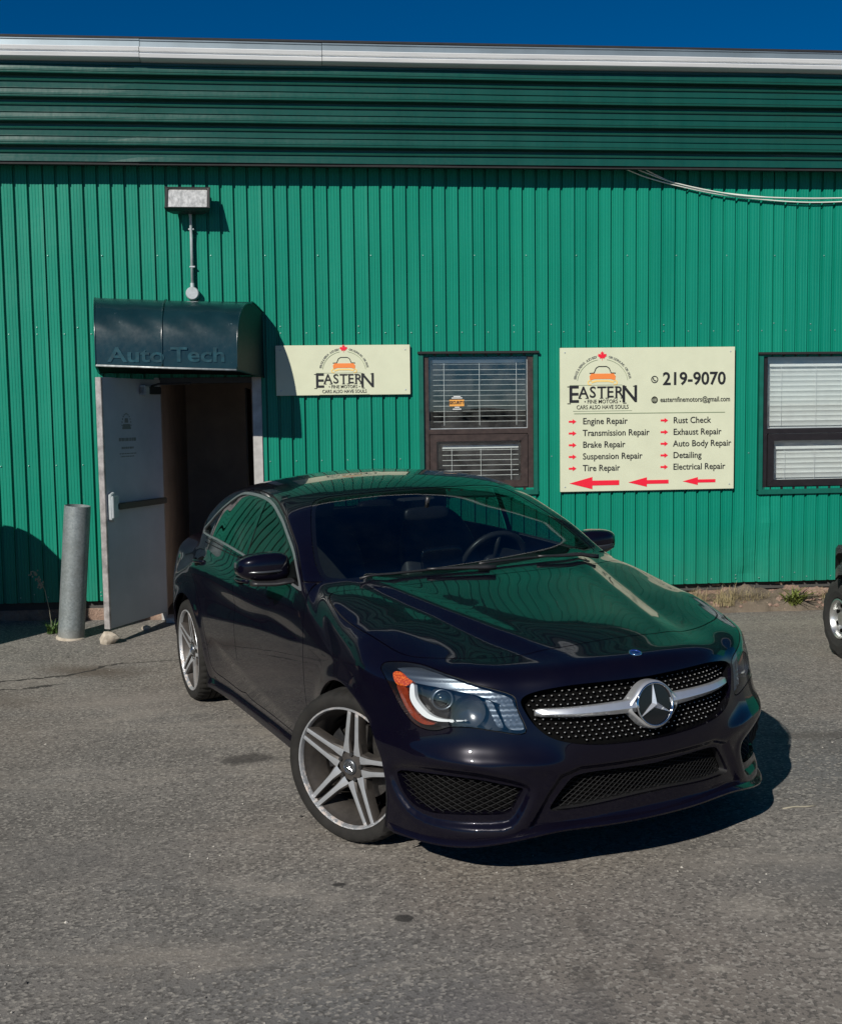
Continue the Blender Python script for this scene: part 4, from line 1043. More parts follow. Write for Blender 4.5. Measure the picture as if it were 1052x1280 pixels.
def place_materials():
    M['asphalt']=asphalt()
    M['siding']=siding_mat('green_siding',(.001,.176,.113),(.005,.210,.150))
    M['fascia']=siding_mat('dark_green_fascia',(.0015,.050,.036),(.007,.072,.058),.24,.55)
    M['trim_green']=flat('green_trim',(.004,.10,.07),.4,0,.2,12)
    m=NT('gutter_metal'); ob=m.coord(); st=m.noise(m.map(ob,(.6,6,6)),2,6,.65); m.set(Base_Color=m.ramp(st,[(.3,(.62,.64,.65)),(.7,(.80,.81,.80))]),Roughness=.38,Metallic=.25); M['gutter']=m.m
    M['black_edge']=flat('roof_membrane',(.012,.012,.013),.8,0,.3,8)
    m=NT('galvanised_steel'); ob=m.coord(); v=m.vor(ob,75,'F1','Color'); sg=m.n('SeparateColor'); m.l(v,sg.inputs[0]); n=m.noise(ob,9,6,.6)
    c=m.mix(m.ramp(sg.outputs[0],[(.0,(.20,.23,.235)),(1.,(.285,.32,.325))]),(.16,.17,.16),m.math('MULTIPLY',m.ramp(n,[(.4,0.),(.75,1.)]),.6))
    z=m.sep(ob)[2]; c=m.mix(c,(.33,.31,.27),m.math('MULTIPLY',m.math('SUBTRACT',.12,z,clamp=True),5.,clamp=True)); m.set(Base_Color=c,Roughness=.48,Metallic=.45,Normal=m.bump(n,.1,.004)); M['galv']=m.m
    m=NT('door_paint'); ob=m.coord(); n=m.noise(ob,3.0,6,.6); z=m.sep(ob)[2]
    c=m.mix(m.ramp(n,[(.3,(.36,.38,.395)),(.7,(.45,.47,.48))]),(.14,.13,.12),m.math('MULTIPLY',m.math('SUBTRACT',.35,z,clamp=True),m.math('MULTIPLY',m.noise(ob,12,6,.7),1.6))); m.set(Base_Color=c,Roughness=.45); M['door']=m.m
    M['door_edge']=flat('worn_door_edge',(.34,.32,.31),.42,.25,.5,14)
    M['frame_metal']=flat('door_frame_paint',(.42,.41,.39),.5,.1,.3,10)
    m=NT('awning_metal'); ob=m.coord(); n=m.noise(ob,5,7,.65); n2=m.noise(ob,28,4,.6); ch=m.ramp(m.noise(ob,22,8,.75),[(.66,0.),(.70,1.)])
    c=m.mix(m.ramp(n,[(.3,(.003,.017,.021)),(.7,(.006,.026,.031))]),(.22,.28,.30),m.math('MULTIPLY',ch,.35)); m.set(Base_Color=c,Roughness=m.math('MULTIPLY_ADD',n2,.12,.17),Specular_IOR_Level=.7,Normal=m.bump(m.noise(ob,4,2,.5),.09,.02)); M['awning']=m.m
    M['awning_text']=flat('faded_blue_lettering',(.006,.046,.062),.35,0,.6,14)
    M['awning_side']=flat('awning_side_green',(.002,.022,.019),.6,0,.2,12)
    M['awning_edge']=flat('awning_edge',(.45,.48,.47),.45,.3,.4,30)
    M['cream']=flat('cream_sign_board',(.57,.59,.43),.42,0,.05,6); M['ink']=flat('black_ink',(.012,.012,.014),.5); M['red']=flat('red_ink',(.72,.012,.035),.45)
    M['orange']=flat('orange_ink',(.75,.22,.05),.45); M['yellow']=flat('yellow_ink',(.78,.55,.18),.45); M['grey_ink']=flat('grey_ink',(.16,.17,.15),.5); M['line_ink']=flat('olive_line',(.20,.25,.15),.5)
    M['bronze']=flat('brown_window_frame',(.050,.034,.029),.42,.1,.4,18); M['black_frame']=flat('black_window_frame',(.016,.013,.014),.4,.1,.3,18)
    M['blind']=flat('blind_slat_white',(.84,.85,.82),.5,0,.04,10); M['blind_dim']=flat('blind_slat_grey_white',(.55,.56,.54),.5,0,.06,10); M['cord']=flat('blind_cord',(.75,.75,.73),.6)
    m=thin_glass('window_glass',(.93,.95,.95),dirt=.06); M['pane']=m
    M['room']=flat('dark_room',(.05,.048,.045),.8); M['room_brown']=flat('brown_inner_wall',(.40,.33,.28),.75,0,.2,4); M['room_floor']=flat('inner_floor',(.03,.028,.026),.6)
    M['lamp_body']=flat('floodlight_black',(.018,.018,.019),.5,0,.3,30)
    m=NT('floodlight_glass'); ob=m.coord(); n=m.noise(m.map(ob,(18,18,5)),2,6,.7); m.set(Base_Color=m.ramp(n,[(.3,(.30,.31,.30)),(.7,(.85,.85,.82))]),Roughness=.12,Metallic=.35); M['lamp_glass']=m.m
    M['conduit']=flat('grey_conduit',(.42,.46,.47),.45,.3,.2,20); M['wire']=flat('white_wire',(.62,.64,.58),.5); M['wire_dark']=flat('black_wire',(.02,.02,.02),.6)
    M['sticker_orange']=flat('orange_sticker',(.70,.33,.07),.5); M['white_ink']=flat('white_ink',(.7,.7,.68),.5)
    m=NT('pinkish_rubble'); ob=m.coord(); n=m.noise(ob,9,8,.7); n2=m.noise(ob,60,4,.6); m.set(Base_Color=m.mix(m.ramp(n,[(.3,(.16,.10,.075)),(.55,(.33,.22,.17)),(.75,(.36,.31,.25))]),(.10,.08,.06),m.math('MULTIPLY',n2,.5)),Roughness=.95,Normal=m.bump(m.math('ADD',n,m.math('MULTIPLY',n2,.4)),.9,.03)); M['rubble']=m.m
    m=NT('dry_soil'); ob=m.coord(); n=m.noise(ob,7,8,.7); n2=m.noise(ob,90,4,.6); m.set(Base_Color=m.mix(m.ramp(n,[(.3,(.11,.085,.06)),(.7,(.22,.18,.135))]),(.07,.055,.04),m.math('MULTIPLY',n2,.4)),Roughness=.97,Normal=m.bump(m.math('ADD',n,n2),.8,.02)); M['soil']=m.m
    M['dry_grass']=flat('dry_grass',(.34,.28,.15),.8,0,.3,9); M['weed']=flat('weed_leaf',(.14,.17,.035),.6,0,.3,14); M['green_leaf']=flat('green_leaf',(.055,.11,.02),.6,0,.3,14); M['seed']=flat('seed_head',(.26,.24,.18),.8)
    m=NT('pale_rock'); ob=m.coord(); n=m.noise(ob,22,8,.65); m.set(Base_Color=m.ramp(n,[(.3,(.27,.23,.18)),(.7,(.48,.43,.35))]),Roughness=.9,Normal=m.bump(n,.6,.01)); M['rock']=m.m
    M['pebble']=flat('pebble',(.36,.34,.30),.9,0,.5,3); M['chip_dark']=flat('dark_chip',(.03,.028,.026),.8)
    M['atv_black']=flat('atv_plastic',(.014,.014,.015),.4,0,.3,20); M['atv_tyre']=flat('atv_tyre',(.020,.020,.019),.8,0,.3,30); M['atv_rim']=flat('atv_rim',(.60,.61,.60),.3,.9,.2,20)
    M['hill']=flat('distant_trees',(.020,.030,.018),.9,0,.3,.05); M['screw']=flat('screw_head',(.25,.42,.37),.4,.5)
    M['shade_wall']=flat('concrete_wall',(.20,.20,.19),.85,0,.2,1)
# ---------------- text ----------------
def text(body,mat,parent,x,z,size,y=-.004,align='LEFT',bold=0.,sx=1.,name='lettering',rot=0,th=.0012,shear=0,world=True):
    cu=bpy.data.curves.new('txt','FONT'); cu.body=body; cu.size=size; cu.align_x=align; cu.align_y='CENTER'; cu.offset=bold*size; cu.extrude=th; cu.resolution_u=3; cu.shear=shear
    t=bpy.data.objects.new('txt',cu); me=bpy.data.meshes.new_from_object(t); bpy.data.objects.remove(t)
    me.transform(Matrix.Diagonal((sx,1,1,1))); me.transform(Matrix.Rotation(rot,4,'Z')); me.transform(Matrix.Rotation(math.pi/2,4,'X')); me.transform(Matrix.Translation((x,y,z)))
    me.materials.clear(); me.materials.append(mat); me.name=name
    o=bpy.data.objects.new(name,me); C.objects.link(o); o.parent=parent; return o
def plate(mb,poly,x,z,s=1,y0=-.003,y1=-.0045,rot=0):
    c,s_=math.cos(rot),math.sin(rot)
    mb.prism([((u*c-w*s_)*s+x,(u*s_+w*c)*s+z) for u,w in poly],y0,y1,lambda u,w,h:(u,h,w)); return mb
LEAF=[(0,-1),(.05,-.42),(.5,-.52),(.43,-.35),(.95,.05),(.78,.13),(.86,.42),(.52,.36),(.47,.5),(.22,.2),(.33,.75),(.16,.68),(0,1),(-.16,.68),(-.33,.75),(-.22,.2),(-.47,.5),(-.52,.36),(-.86,.42),(-.78,.13),(-.95,.05),(-.43,-.35),(-.5,-.52),(-.05,-.42)]
def ribbon(pts,w):
    P=np.array(pts,float); T=np.gradient(P,axis=0); T/=np.linalg.norm(T,axis=1)[:,None]; N=np.stack([-T[:,1],T[:,0]],1)*w/2
    return [tuple(p) for p in P+N]+[tuple(p) for p in (P-N)[::-1]]
def strip(mb,pts,w,y0=-.003,y1=-.0045):
    P=np.array(pts,float); T=np.gradient(P,axis=0); T/=np.linalg.norm(T,axis=1)[:,None]+1e-9; N=np.stack([-T[:,1],T[:,0]],1)*w/2
    a=P+N;b=P-N;v=[(p[0],y1,p[1]) for p in a]+[(p[0],y1,p[1]) for p in b]; n=len(P)
    mb.add(v,[(i,i+1,n+i+1,n+i) for i in range(n-1)])
def logo(par,cx,cz,s):
    """round emblem of the shop: leaf, arc lettering, car, wrench, word mark; s = width of the word mark"""
    m=MB(); plate(m,LEAF,cx-.005*s,cz+.415*s,.075*s); m.obj('maple_leaf',M['red'],par,fixn=False)
    g=MB(); strip(g,[(cx+.385*s*math.cos(a),cz+.01*s+.355*s*math.sin(a)) for a in np.linspace(.12,1.40,22)],.006*s); strip(g,[(cx+.385*s*math.cos(a),cz+.01*s+.355*s*math.sin(a)) for a in np.linspace(1.76,3.02,22)],.006*s)
    g.obj('emblem_arc',M['line_ink'],par,fixn=False)
    for txt,a0,a1 in (('SERVICE & REPAIR  AUTO BODY',2.96,1.80),('CAR DETAILING  CAR SALES',1.32,.20)):
        n=len(txt)
        for i,ch in enumerate(txt):
            if ch==' ': continue
            a=a0+(a1-a0)*i/(n-1); text(ch,M['grey_ink'],par,cx+.425*s*math.cos(a),cz+.01*s+.40*s*math.sin(a),.050*s,bold=.004,rot=a-math.pi/2,align='CENTER',name='arc_letter')
    # car front on a wrench
    b=MB(); strip(b,[(cx-.20*s,cz+.16*s),(cx-.13*s,cz+.165*s),(cx-.10*s,cz+.235*s),(cx-.06*s,cz+.26*s),(cx+.06*s,cz+.26*s),(cx+.10*s,cz+.235*s),(cx+.13*s,cz+.165*s),(cx+.20*s,cz+.16*s)],.014*s); b.obj('emblem_car_roof',M['ink'],par,fixn=False)
    b=MB(); plate(b,[(-.19,.0),(-.20,.06),(-.17,.10),(.17,.10),(.20,.06),(.19,.0),(.12,.02),(-.12,.02)],cx,cz+.055*s,s); b.obj('emblem_car_body',M['orange'],par,fixn=False)
    b=MB(); strip(b,[(cx-.17*s,cz+.025*s),(cx-.09*s,cz+.045*s),(cx+.09*s,cz+.045*s),(cx+.17*s,cz+.025*s)],.026*s)
    for q in (-1,1): strip(b,[(cx+q*(.19*s)+.032*s*math.cos(a),cz+.02*s+.032*s*math.sin(a)) for a in np.linspace(.9+(0 if q<0 else 3.14),5.4+(0 if q<0 else 3.14),12)],.018*s)
    b.obj('emblem_wrench',M['yellow'],par,fixn=False)
    # word mark with slab serifs, first and last letter taller
    W_=[('E',-.440,.25),('A',-.290,.165),('S',-.150,.165),('T',-.015,.165),('E',.115,.165),('R',.250,.165),('N',.415,.25)]
    for ch,x,h in W_: text(ch,M['ink'],par,cx+x*s,cz-.045*s-h*s*.5+.008*s*(h>.2),h*s/.70,align='CENTER',bold=.012,sx=.95,name='word_mark')
    sf=MB()
    for ch,x,h in W_:
        t=cz-.045*s+.008*s*(h>.2); bt=t-h*s; w_=(.046 if h<.2 else .070)*s
        for zz,qs in {'E':((t,(-1,)),(bt,(-1,))),'A':((bt,(-1.15,1.15)),),'T':((bt,(0,)),),'R':((t,(-1,)),(bt,(-1,1.1))),'N':((t,(-1.1,1.1)),(bt,(-1.1,)))}.get(ch,()):
            for q in qs: plate(sf,[(-.026*s,-.006*s),(.026*s,-.006*s),(.026*s,.006*s),(-.026*s,.006*s)],cx+x*s+q*w_,zz,1)
    sf.obj('letter_serifs',M['ink'],par,fixn=False)
    b=MB(); strip(b,[(cx-.50*s,cz-.015*s),(cx+.30*s,cz-.015*s)],.005*s); strip(b,[(cx-.45*s,cz-.40*s),(cx+.45*s,cz-.40*s)],.005*s); b.obj('rule_line',M['line_ink'],par,fixn=False)
    text('\u2022 FINE MOTORS \u2022',M['ink'],par,cx,cz-.262*s,.080*s,align='CENTER',sx=.92,bold=.006); text('CARS ALSO HAVE SOULS',M['ink'],par,cx,cz-.345*s,.085*s,align='CENTER',sx=.84,bold=.006)
def arrow(mb,x,z,L,h,shaft,head,dirn=1):
    # block arrow, dirn 1 right, -1 left; x,z = centre
    P=[(-L/2,-shaft/2),(L/2-head,-shaft/2),(L/2-head,-h/2),(L/2,0),(L/2-head,h/2),(L/2-head,shaft/2),(-L/2,shaft/2)]
    plate(mb,[(u*dirn,w) for u,w in P],x,z)
def sign_board(name,x0,x1,z0,z1,label):
    e=empty(name,(0,-.030,0)); tag(e,label,'sign')
    b=MB().box(x0,x1,-.002,.022,z0,z1).obj('sign_board',M['cream'],e,bevel=.002)
    for x in (x0+.04,x1-.04):
        for z in (z0+.04,z1-.04): MB().lathe([(.0005,-.006),(.006,-.005),(.007,-.002)],8,'y',(x,0,z)).obj('screw',M['conduit'],e)
    return e
def build_signs():
    x0,x1,z0,z1=-.252,.860,1.904,2.316
    e=sign_board('shop_sign',x0,x1,z0,z1,'small cream EASTERN wall sign between the doorway awning and the brown window')
    logo(e,.310,2.094,.465)
    x0,x1,z0,z1=2.134,3.662,1.058,2.279
    e=sign_board('services_sign',x0,x1,z0,z1,'large cream wall sign listing repair services with a phone number and three red arrows')
    logo(e,2.500,1.972,.57)
    PX=(x1-x0)/218.; X=lambda u:x0+(u-699)*PX; Z=lambda v:z1-(v-434.5)*(z1-z0)/179.
    text('219-9070',M['ink'],e,X(826),Z(474.5),.152,bold=.020,sx=.96,name='phone_number')
    for i,ch in enumerate(()): pass
    text('easternfinemotors@gmail.com',M['ink'],e,X(823),Z(500),.062,bold=.008,sx=.80,name='email_address')
    # round phone and globe icons
    for (u,v,k) in ((816,474.5,0),(816,500,1)):
        g=MB(); c=(X(u),Z(v)); r=.030 if k==0 else .028
        strip(g,[(c[0]+r*.9*math.cos(a),c[1]+r*.9*math.sin(a)) for a in np.linspace(0,2*math.pi,25)],.008 if k==0 else .007)
        if k==0: strip(g,[(c[0]-.010,c[1]+.014),(c[0]-.012,c[1]+.002),(c[0]-.002,c[1]-.010),(c[0]+.012,c[1]-.012)],.009)
        else:
            for q in (-.5,0,.5): strip(g,[(c[0]-r*math.cos(math.asin(q)),c[1]+r*q),(c[0]+r*math.cos(math.asin(q)),c[1]+r*q)],.0045)
            for q in (.0,.45,.9): strip(g,[(c[0]+r*q*math.cos(a),c[1]+r*math.sin(a)) for a in np.linspace(-1.5,4.7,25)],.004)
        g.obj('phone_icon' if k==0 else 'globe_icon',M['ink'],e,fixn=False)
    b=MB(); strip(b,[(X(716),Z(516)),(X(905),Z(516.5))],.006); b.obj('rule_line',M['line_ink'],e,fixn=False)
    for i,(a,bb) in enumerate((('Engine Repair','Rust Check'),('Transmission Repair','Exhaust Repair'),('Brake Repair','Auto Body Repair'),('Suspension Repair','Detailing'),('Tire Repair','Electrical Repair'))):
        v=525.8+14.65*i
        text(a,M['ink'],e,X(726.5),Z(v),.0760,bold=.009,sx=.93,name='service_line'); text(bb,M['ink'],e,X(839.5),Z(v+.3),.0760,bold=.009,sx=.93,name='service_line')
        for u in (714,828.5):
            m=MB(); arrow(m,X(u),Z(v),.066,.042,.016,.032); m.obj('bullet_arrow',M['red'],e,fixn=False)
    for u0,u1,h in ((710,772,.105),(783.5,834,.082),(852,893.5,.068)):
        m=MB(); arrow(m,X((u0+u1)/2),Z(603),(u1-u0)*PX,h,h*.40,(u1-u0)*PX*.46,-1); m.obj('red_arrow',M['red'],e,fixn=False)
# ---------------- building ----------------
HOLES=[(-1.22,-.40,-1,2.06),(.965,1.915,1.10,2.215),(3.925,4.90,1.06,2.19)]
def siding_panel(par,x0,nrib,z0,z1,mat,dent=False,pitch=.1085,holes=HOLES):
    """one sheet of ribbed steel; pans proud, narrow grooves sunk"""
    prof=[(0,0.),(.0035,.0225),(.0225,.0225),(.0265,0.),(.040,0.),(.0425,.0022),(.047,.0022),(.0495,0.),(.065,0.),(.0675,.0022),(.072,.0022),(.0745,0.),(.090,0.),(.0925,.0022),(.097,.0022),(.0995,0.)]
    xs=[];ys=[]
    for k in range(nrib):
        for u,d in prof: xs.append(x0+k*pitch+u); ys.append(d)
    xs.append(x0+nrib*pitch+.012); ys.append(-.0012)   # lap over the next sheet
    ys[0]=-.0012
    zs=set(np.linspace(z0,z1,int((z1-z0)/.075)+2).round(4)); 
    for a,b,c,d in holes:
        if b>xs[0] and a<xs[-1]:
            for q in (c,d):
                if z0<q<z1: zs.add(q)
    # snap columns to openings
    extra=[]
    for a,b,c,d in holes:
        for q in (a,b):
            if xs[0]<q<xs[-1]: extra.append(q)
    for q in extra:
        i=int(np.searchsorted(xs,q))
        if 0<i<len(xs):
            y=ys[i-1]+(ys[i]-ys[i-1])*(q-xs[i-1])/(xs[i]-xs[i-1]+1e-9); xs.insert(i,q); ys.insert(i,y)
    zs=sorted(zs); X=np.array(xs);Y=np.array(ys); nz=len(zs); nx=len(X); v=[]
    for z in zs:
        wv=.0022*np.sin(X*3.1+z*2.3)+.0014*np.sin(X*7.7-z*4.1+1)+.0008*np.sin(z*13+X*2)
        yy=Y+wv
        if dent:
            for (dx,dz,rx,rz,am) in ((3.66,.62,.09,.20,.012),(3.86,.42,.12,.28,.020),(3.98,.75,.07,.10,-.012),(3.80,.28,.10,.08,.018)):
                yy=yy+am*np.exp(-((X-dx)/rx)**2-((z-dz)/rz)**2)
            yy=yy+.004*np.sin(X*31+z*17)*np.exp(-((X-3.83)/.25)**2-((z-.45)/.3)**2)
        for x,y in zip(X,yy): v.append((x,y,z))
    f=[]
    for j in range(nz-1):
        zm=(zs[j]+zs[j+1])/2
        for i in range(nx-1):
            xm=(X[i]+X[i+1])/2
            if any(a<xm<b and c<zm<d for a,b,c,d in holes): continue
            f.append((j*nx+i,j*nx+i+1,(j+1)*nx+i+1,(j+1)*nx+i))
    if not f: return
    o=smooth_obj('siding_panel',v,f,mat,par,False)
    return o
def build_building():
    B=empty('repair_shop_building',(0,0,0)); tag(B,'long repair shop building clad in green ribbed steel with a darker green ribbed fascia','building')
    pitch=.1085; n=8; W_=pitch*n; x=-.352-W_*14
    k=0
    while x<12:
        near=-4<x<5.5
        siding_panel(B,x,n,.228,3.80,M['siding'],dent=(x<4.2 and x+W_>3.3)); x+=W_
    # fascia: horizontal ribs, panels with a lapped joint
    FY=-.17; z0,z1=3.762,4.60
    prof=[(0,0.0),(.016,-.004),(.018,.022),(.040,.022),(.044,.0),(.048,-.003),(.056,-.003),(.060,0)]
    p2=[]; per=.1995
    base=[(.000,.000),(.006,-.004),(.016,-.004),(.020,.000),(.052,.002),(.056,-.007),(.061,-.007),(.065,.003),(.108,.000),(.112,-.012),(.124,-.016),(.133,-.006),(.136,.060),(.176,.060),(.182,-.004),(.188,-.006),(.194,.000)]
    zz=z0-.0; pts=[(z0-.006,-.006),(z0+.030,-.006),(z0+.034,.0)]
    q=3.718; K_=.182/.1995
    for r in range(5):
        for dz,dy in base:
            if q+dz*K_>z0+.036: pts.append((q+dz*K_,dy))
        q+=.182
    pts=[p for p in pts if p[0]<=z1]
    xs0=[-13.2,-8.4,-4.9,-1.295,4.02,9.0,13.]
    for a,b in zip(xs0[:-1],xs0[1:]):
        X=np.linspace(a,b+.015,max(3,int((b-a)/.22))); v=[];nx=len(X); e0=-.0035
        for z,dy in pts:
            for i,x_ in enumerate(X):
                y=FY+dy+.0025*math.sin(x_*2.1+z*5)+.0015*math.sin(x_*5.3-z*9)+(e0*(1 if i==0 else 0))
                if i in(0,1) or i==nx-1: y+=.004*math.sin(z*40)*(.6 if i!=1 else .3)
                v.append((x_,y,z))
        f=[(j*nx+i,j*nx+i+1,(j+1)*nx+i+1,(j+1)*nx+i) for j in range(len(pts)-1) for i in range(nx-1)]
        smooth_obj('fascia_panel',v,f,M['fascia'],B,False)
    MB().box(-13,13,FY+.012,.30,3.758,3.772).obj('soffit',M['fascia'],B)
    MB().box(-13,13,FY+.006,FY+.04,3.735,3.758).obj('drip_edge',M['black_edge'],B)
    # gutter / cap flashing in joined lengths
    gp=[(4.520,.055),(4.520,-.020),(4.530,-.070),(4.536,-.078),(4.560,-.086),(4.566,-.080),(4.568,-.066),(4.578,-.066),(4.582,-.084),(4.606,-.092),(4.612,-.088),(4.616,-.050),(4.668,-.040),(4.672,-.048),(4.682,-.048),(4.684,-.01),(4.684,.35)]
    gx=[-13,-7.9,-3.6,-1.24,.178,6.1,13]
    M['flash']=flat('galvanised_flashing',(.17,.215,.245),.42,.35,.15,3)
    for i,(a,b,gp,nm_,mt_) in enumerate([(a,b,g,n_,m_) for a,b in zip(gx[:-1],gx[1:]) for g,n_,m_ in ((gp[:12],'gutter',M['gutter']),(gp[11:],'cap_flashing',M['flash']))]):
        v=[];X=np.linspace(a,b-.004,max(3,int((b-a)/.5))); nx=len(X); tw=.004*(-1)**(i//2)
        for z,dy in gp:
            for x_ in X: v.append((x_,FY+dy+.003*math.sin(x_*1.7),z+tw*.5+.003*math.sin(x_*.9+i//2)))
        f=[(j*nx+i2,j*nx+i2+1,(j+1)*nx+i2+1,(j+1)*nx+i2) for j in range(len(gp)-1) for i2 in range(nx-1)]
        smooth_obj(nm_,v,f,mt_,B,False)
    MB().box(-13,13,FY+.02,.4,4.53,4.62).obj('fascia_backing',M['black_edge'],B)
    MB().box(-13,13,FY-.052,FY+.30,4.686,4.702).obj('roof_edge',M['black_edge'],B)
    MB().box(-13,13,FY+.05,9,4.62,4.68).obj('roof',M['black_edge'],B)
    # shell behind the cladding, with the openings left free
    sh=MB(); xs=[-13,-1.24,-.38,.945,1.935,3.905,4.92,12.3]
    for i in range(0,7,2): sh.box(xs[i],xs[i+1],.062,.12,.16,4.5)
    sh.box(-1.24,-.38,.062,.12,2.08,4.5); sh.box(.945,1.935,.062,.12,2.235,4.5); sh.box(3.905,4.92,.062,.12,2.21,4.5); sh.box(.945,1.935,.062,.12,.16,1.08); sh.box(3.905,4.92,.062,.12,.16,1.04)
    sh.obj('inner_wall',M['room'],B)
    MB().box(-13,-1.24,.05,.13,-.2,.16).obj('foundation',M['rubble'],B); 
    # rubble stone footing right
    v=[];nx=90;nz=7; X=np.linspace(-.38,12.3,nx*3)
    for j in range(nz):
        z=-.06+.27*j/(nz-1)
        for x_ in X: v.append((x_,.030+.05*(z)/.2+.018*math.sin(x_*23+z*50)+.02*math.sin(x_*9.1+z*21)+.008*random.random(),z))
    nx=len(X); smooth_obj('footing',v,[(j*nx+i,j*nx+i+1,(j+1)*nx+i+1,(j+1)*nx+i) for j in range(nz-1) for i in range(nx-1)],M['rubble'],B,True)
    # screws
    s=MB()
    def scr(x_,z_): s.lathe([(.0005,-.0065),(.0045,-.0055),(.0060,-.001)],6,'y',(x_,0,z_))
    ribs=[-.352+pitch*(i-80)+.033 for i in range(0,170)]
    inh=lambda x_,z_:any(a-.03<x_<b+.03 and c-.03<z_<d+.03 for a,b,c,d in HOLES)
    for i,x_ in enumerate(ribs):
        if not -3<x_<5.2: continue
        for z_,st,o_ in ((3.05,4,0),(2.42,2,1),(2.475,3,0),(1.36,2,0),(.27,2,1),(.30,5,2)):
            if i%st==o_ and not inh(x_,z_): scr(x_+.004*math.sin(i*7),z_+.004*math.sin(i*3.1))
    o=s.obj('siding_screws',M['screw'],B); o['kind']='stuff'
    # left part of the building side of the doorway: frame, inner walls
    fr=MB(); fr.box(-.452,-.375,-.012,.10,.05,2.062); fr.box(-1.245,-1.205,-.012,.10,.05,2.062); fr.obj('door_frame',M['frame_metal'],B,bevel=.003)
    MB().box(-1.205,-.452,-.010,.10,2.016,2.062).obj('door_header',M['lamp_body'],B,bevel=.003)  # near-black colour stands in for the awning's shade on the header
    MB().box(-1.205,-.452,-.06,.14,.03,.075).obj('threshold',M['frame_metal'],B,bevel=.004)
    MB().box(-1.35,-1.26,.13,2.5,0,2.5).obj('corridor_wall',M['room_brown'],B); MB().box(-.36,-.30,.13,2.5,0,2.5).obj('corridor_wall',M['room_brown'],B)
    MB().box(-1.35,-.30,2.5,2.56,0,2.5).obj('corridor_wall',M['room_brown'],B); MB().box(-1.35,-.30,.13,2.5,2.35,2.4).obj('corridor_ceiling',M['room_brown'],B); MB().box(-1.35,-.30,.14,2.5,.02,.06).obj('corridor_floor',M['room_floor'],B)
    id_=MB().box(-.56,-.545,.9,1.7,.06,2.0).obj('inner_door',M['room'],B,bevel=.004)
    # open door leaf
    hx,hy=-1.215,-.012; fx,fy=-1.560,-.735; L=math.hypot(fx-hx,fy-hy); ang=math.atan2(fy-hy,fx-hx)
    D=empty('door_leaf',(hx,hy,0),(0,0,ang),B)      # local x runs hinge -> free edge; local +y ... inner face towards the camera side
    z0,z1=.125,2.045
    # inner face looks to the right of the picture: local +y
    MB().box(0,L,-.0225,.0225,z0,z1).obj('door_panel',M['door'],D,bevel=.003)
    MB().box(L+.0002,L+.0052,-.0245,.0245,z0,z1).obj('door_edge',M['door_edge'],D,bevel=.0015)
    MB().box(L-.012,L+.0002,-.0252,-.0226,z0,z1).obj('edge_channel',M['door_edge'],D); MB().box(L-.016,L+.0002,.0226,.0256,z0,z1).obj('edge_channel',M['door_edge'],D)
    pb=MB(); pb.box(.03,L-.10,.045,.075,1.035,1.085); p=pb.obj('push_bar',M['lamp_body'],D,bevel=.006)
    q=MB(); q.box(L-.115,L-.035,.023,.068,.975,1.145); q.prism([(L-.125,1.06),(L-.075,1.175),(L-.03,1.155),(L-.03,.965),(L-.075,.945)],.024,.055,lambda u,w,h:(u,h,w)); q.obj('latch_case',M['conduit'],D,bevel=.004)
    c_=MB(); c_.box(.06,.30,.023,.075,1.925,1.985); cl=c_.obj('door_closer',M['lamp_body'],D,bevel=.006); MB().box(.235,.30,.024,.078,1.915,1.995).obj('closer_cap',M['conduit'],D,bevel=.006)
    MB().tube([(.18,.06,1.99),(.30,.20,2.0),(.14,.40,2.005)],.009,6).obj('closer_arm',M['lamp_body'],D)
    # small emblem and notice lines on the inner face
    t=MB(); cx,cz=.49,1.66
    def face(mb,poly): mb.prism(poly,.0227,.0234,lambda u,w,h:(u,h,w))
    for a in np.linspace(0,math.pi,12): face(t,[(cx+.06*math.cos(a)+u,cz+.02+.09*math.sin(a)+w) for u,w in ((-.006,-.006),(.006,-.006),(.006,.006),(-.006,.006))])
    face(t,[(cx-.06,cz-.01),(cx+.06,cz-.01),(cx+.045,cz+.03),(cx-.045,cz+.03)]); face(t,[(cx-.025,cz+.04),(cx+.025,cz+.04),(cx+.02,cz+.075),(cx-.02,cz+.075)])
    for zz,w_,h_ in ((-.09,.12,.026),(-.155,.085,.016),(-.20,.12,.008),(-.222,.09,.008)):
        x_=cx-w_
        while x_<cx+w_-.01: 
            l=random.uniform(.012,.035); face(t,[(x_,cz+zz-h_/2),(min(x_+l,cx+w_),cz+zz-h_/2),(min(x_+l,cx+w_),cz+zz+h_/2),(x_,cz+zz+h_/2)]); x_+=l+.006
    t.obj('door_decal',M['grey_ink'],D,fixn=False)
    MB().box(L-.05,L-.028,-.05,-.0225,.98,1.06).obj('door_pull',M['lamp_body'],D,bevel=.003)
    for z_ in (.35,1.1,1.85): MB().lathe([(.0005,-.05),(.009,-.05),(.009,.05),(.0005,.05)],8,'z',(0,-.03,z_)).obj('hinge',M['door_edge'],D)
    # windows
    window(B,.936,1.944,1.072,2.250,M['bronze'],False); window(B,3.890,4.930,1.030,2.222,M['black_frame'],True)
    return B
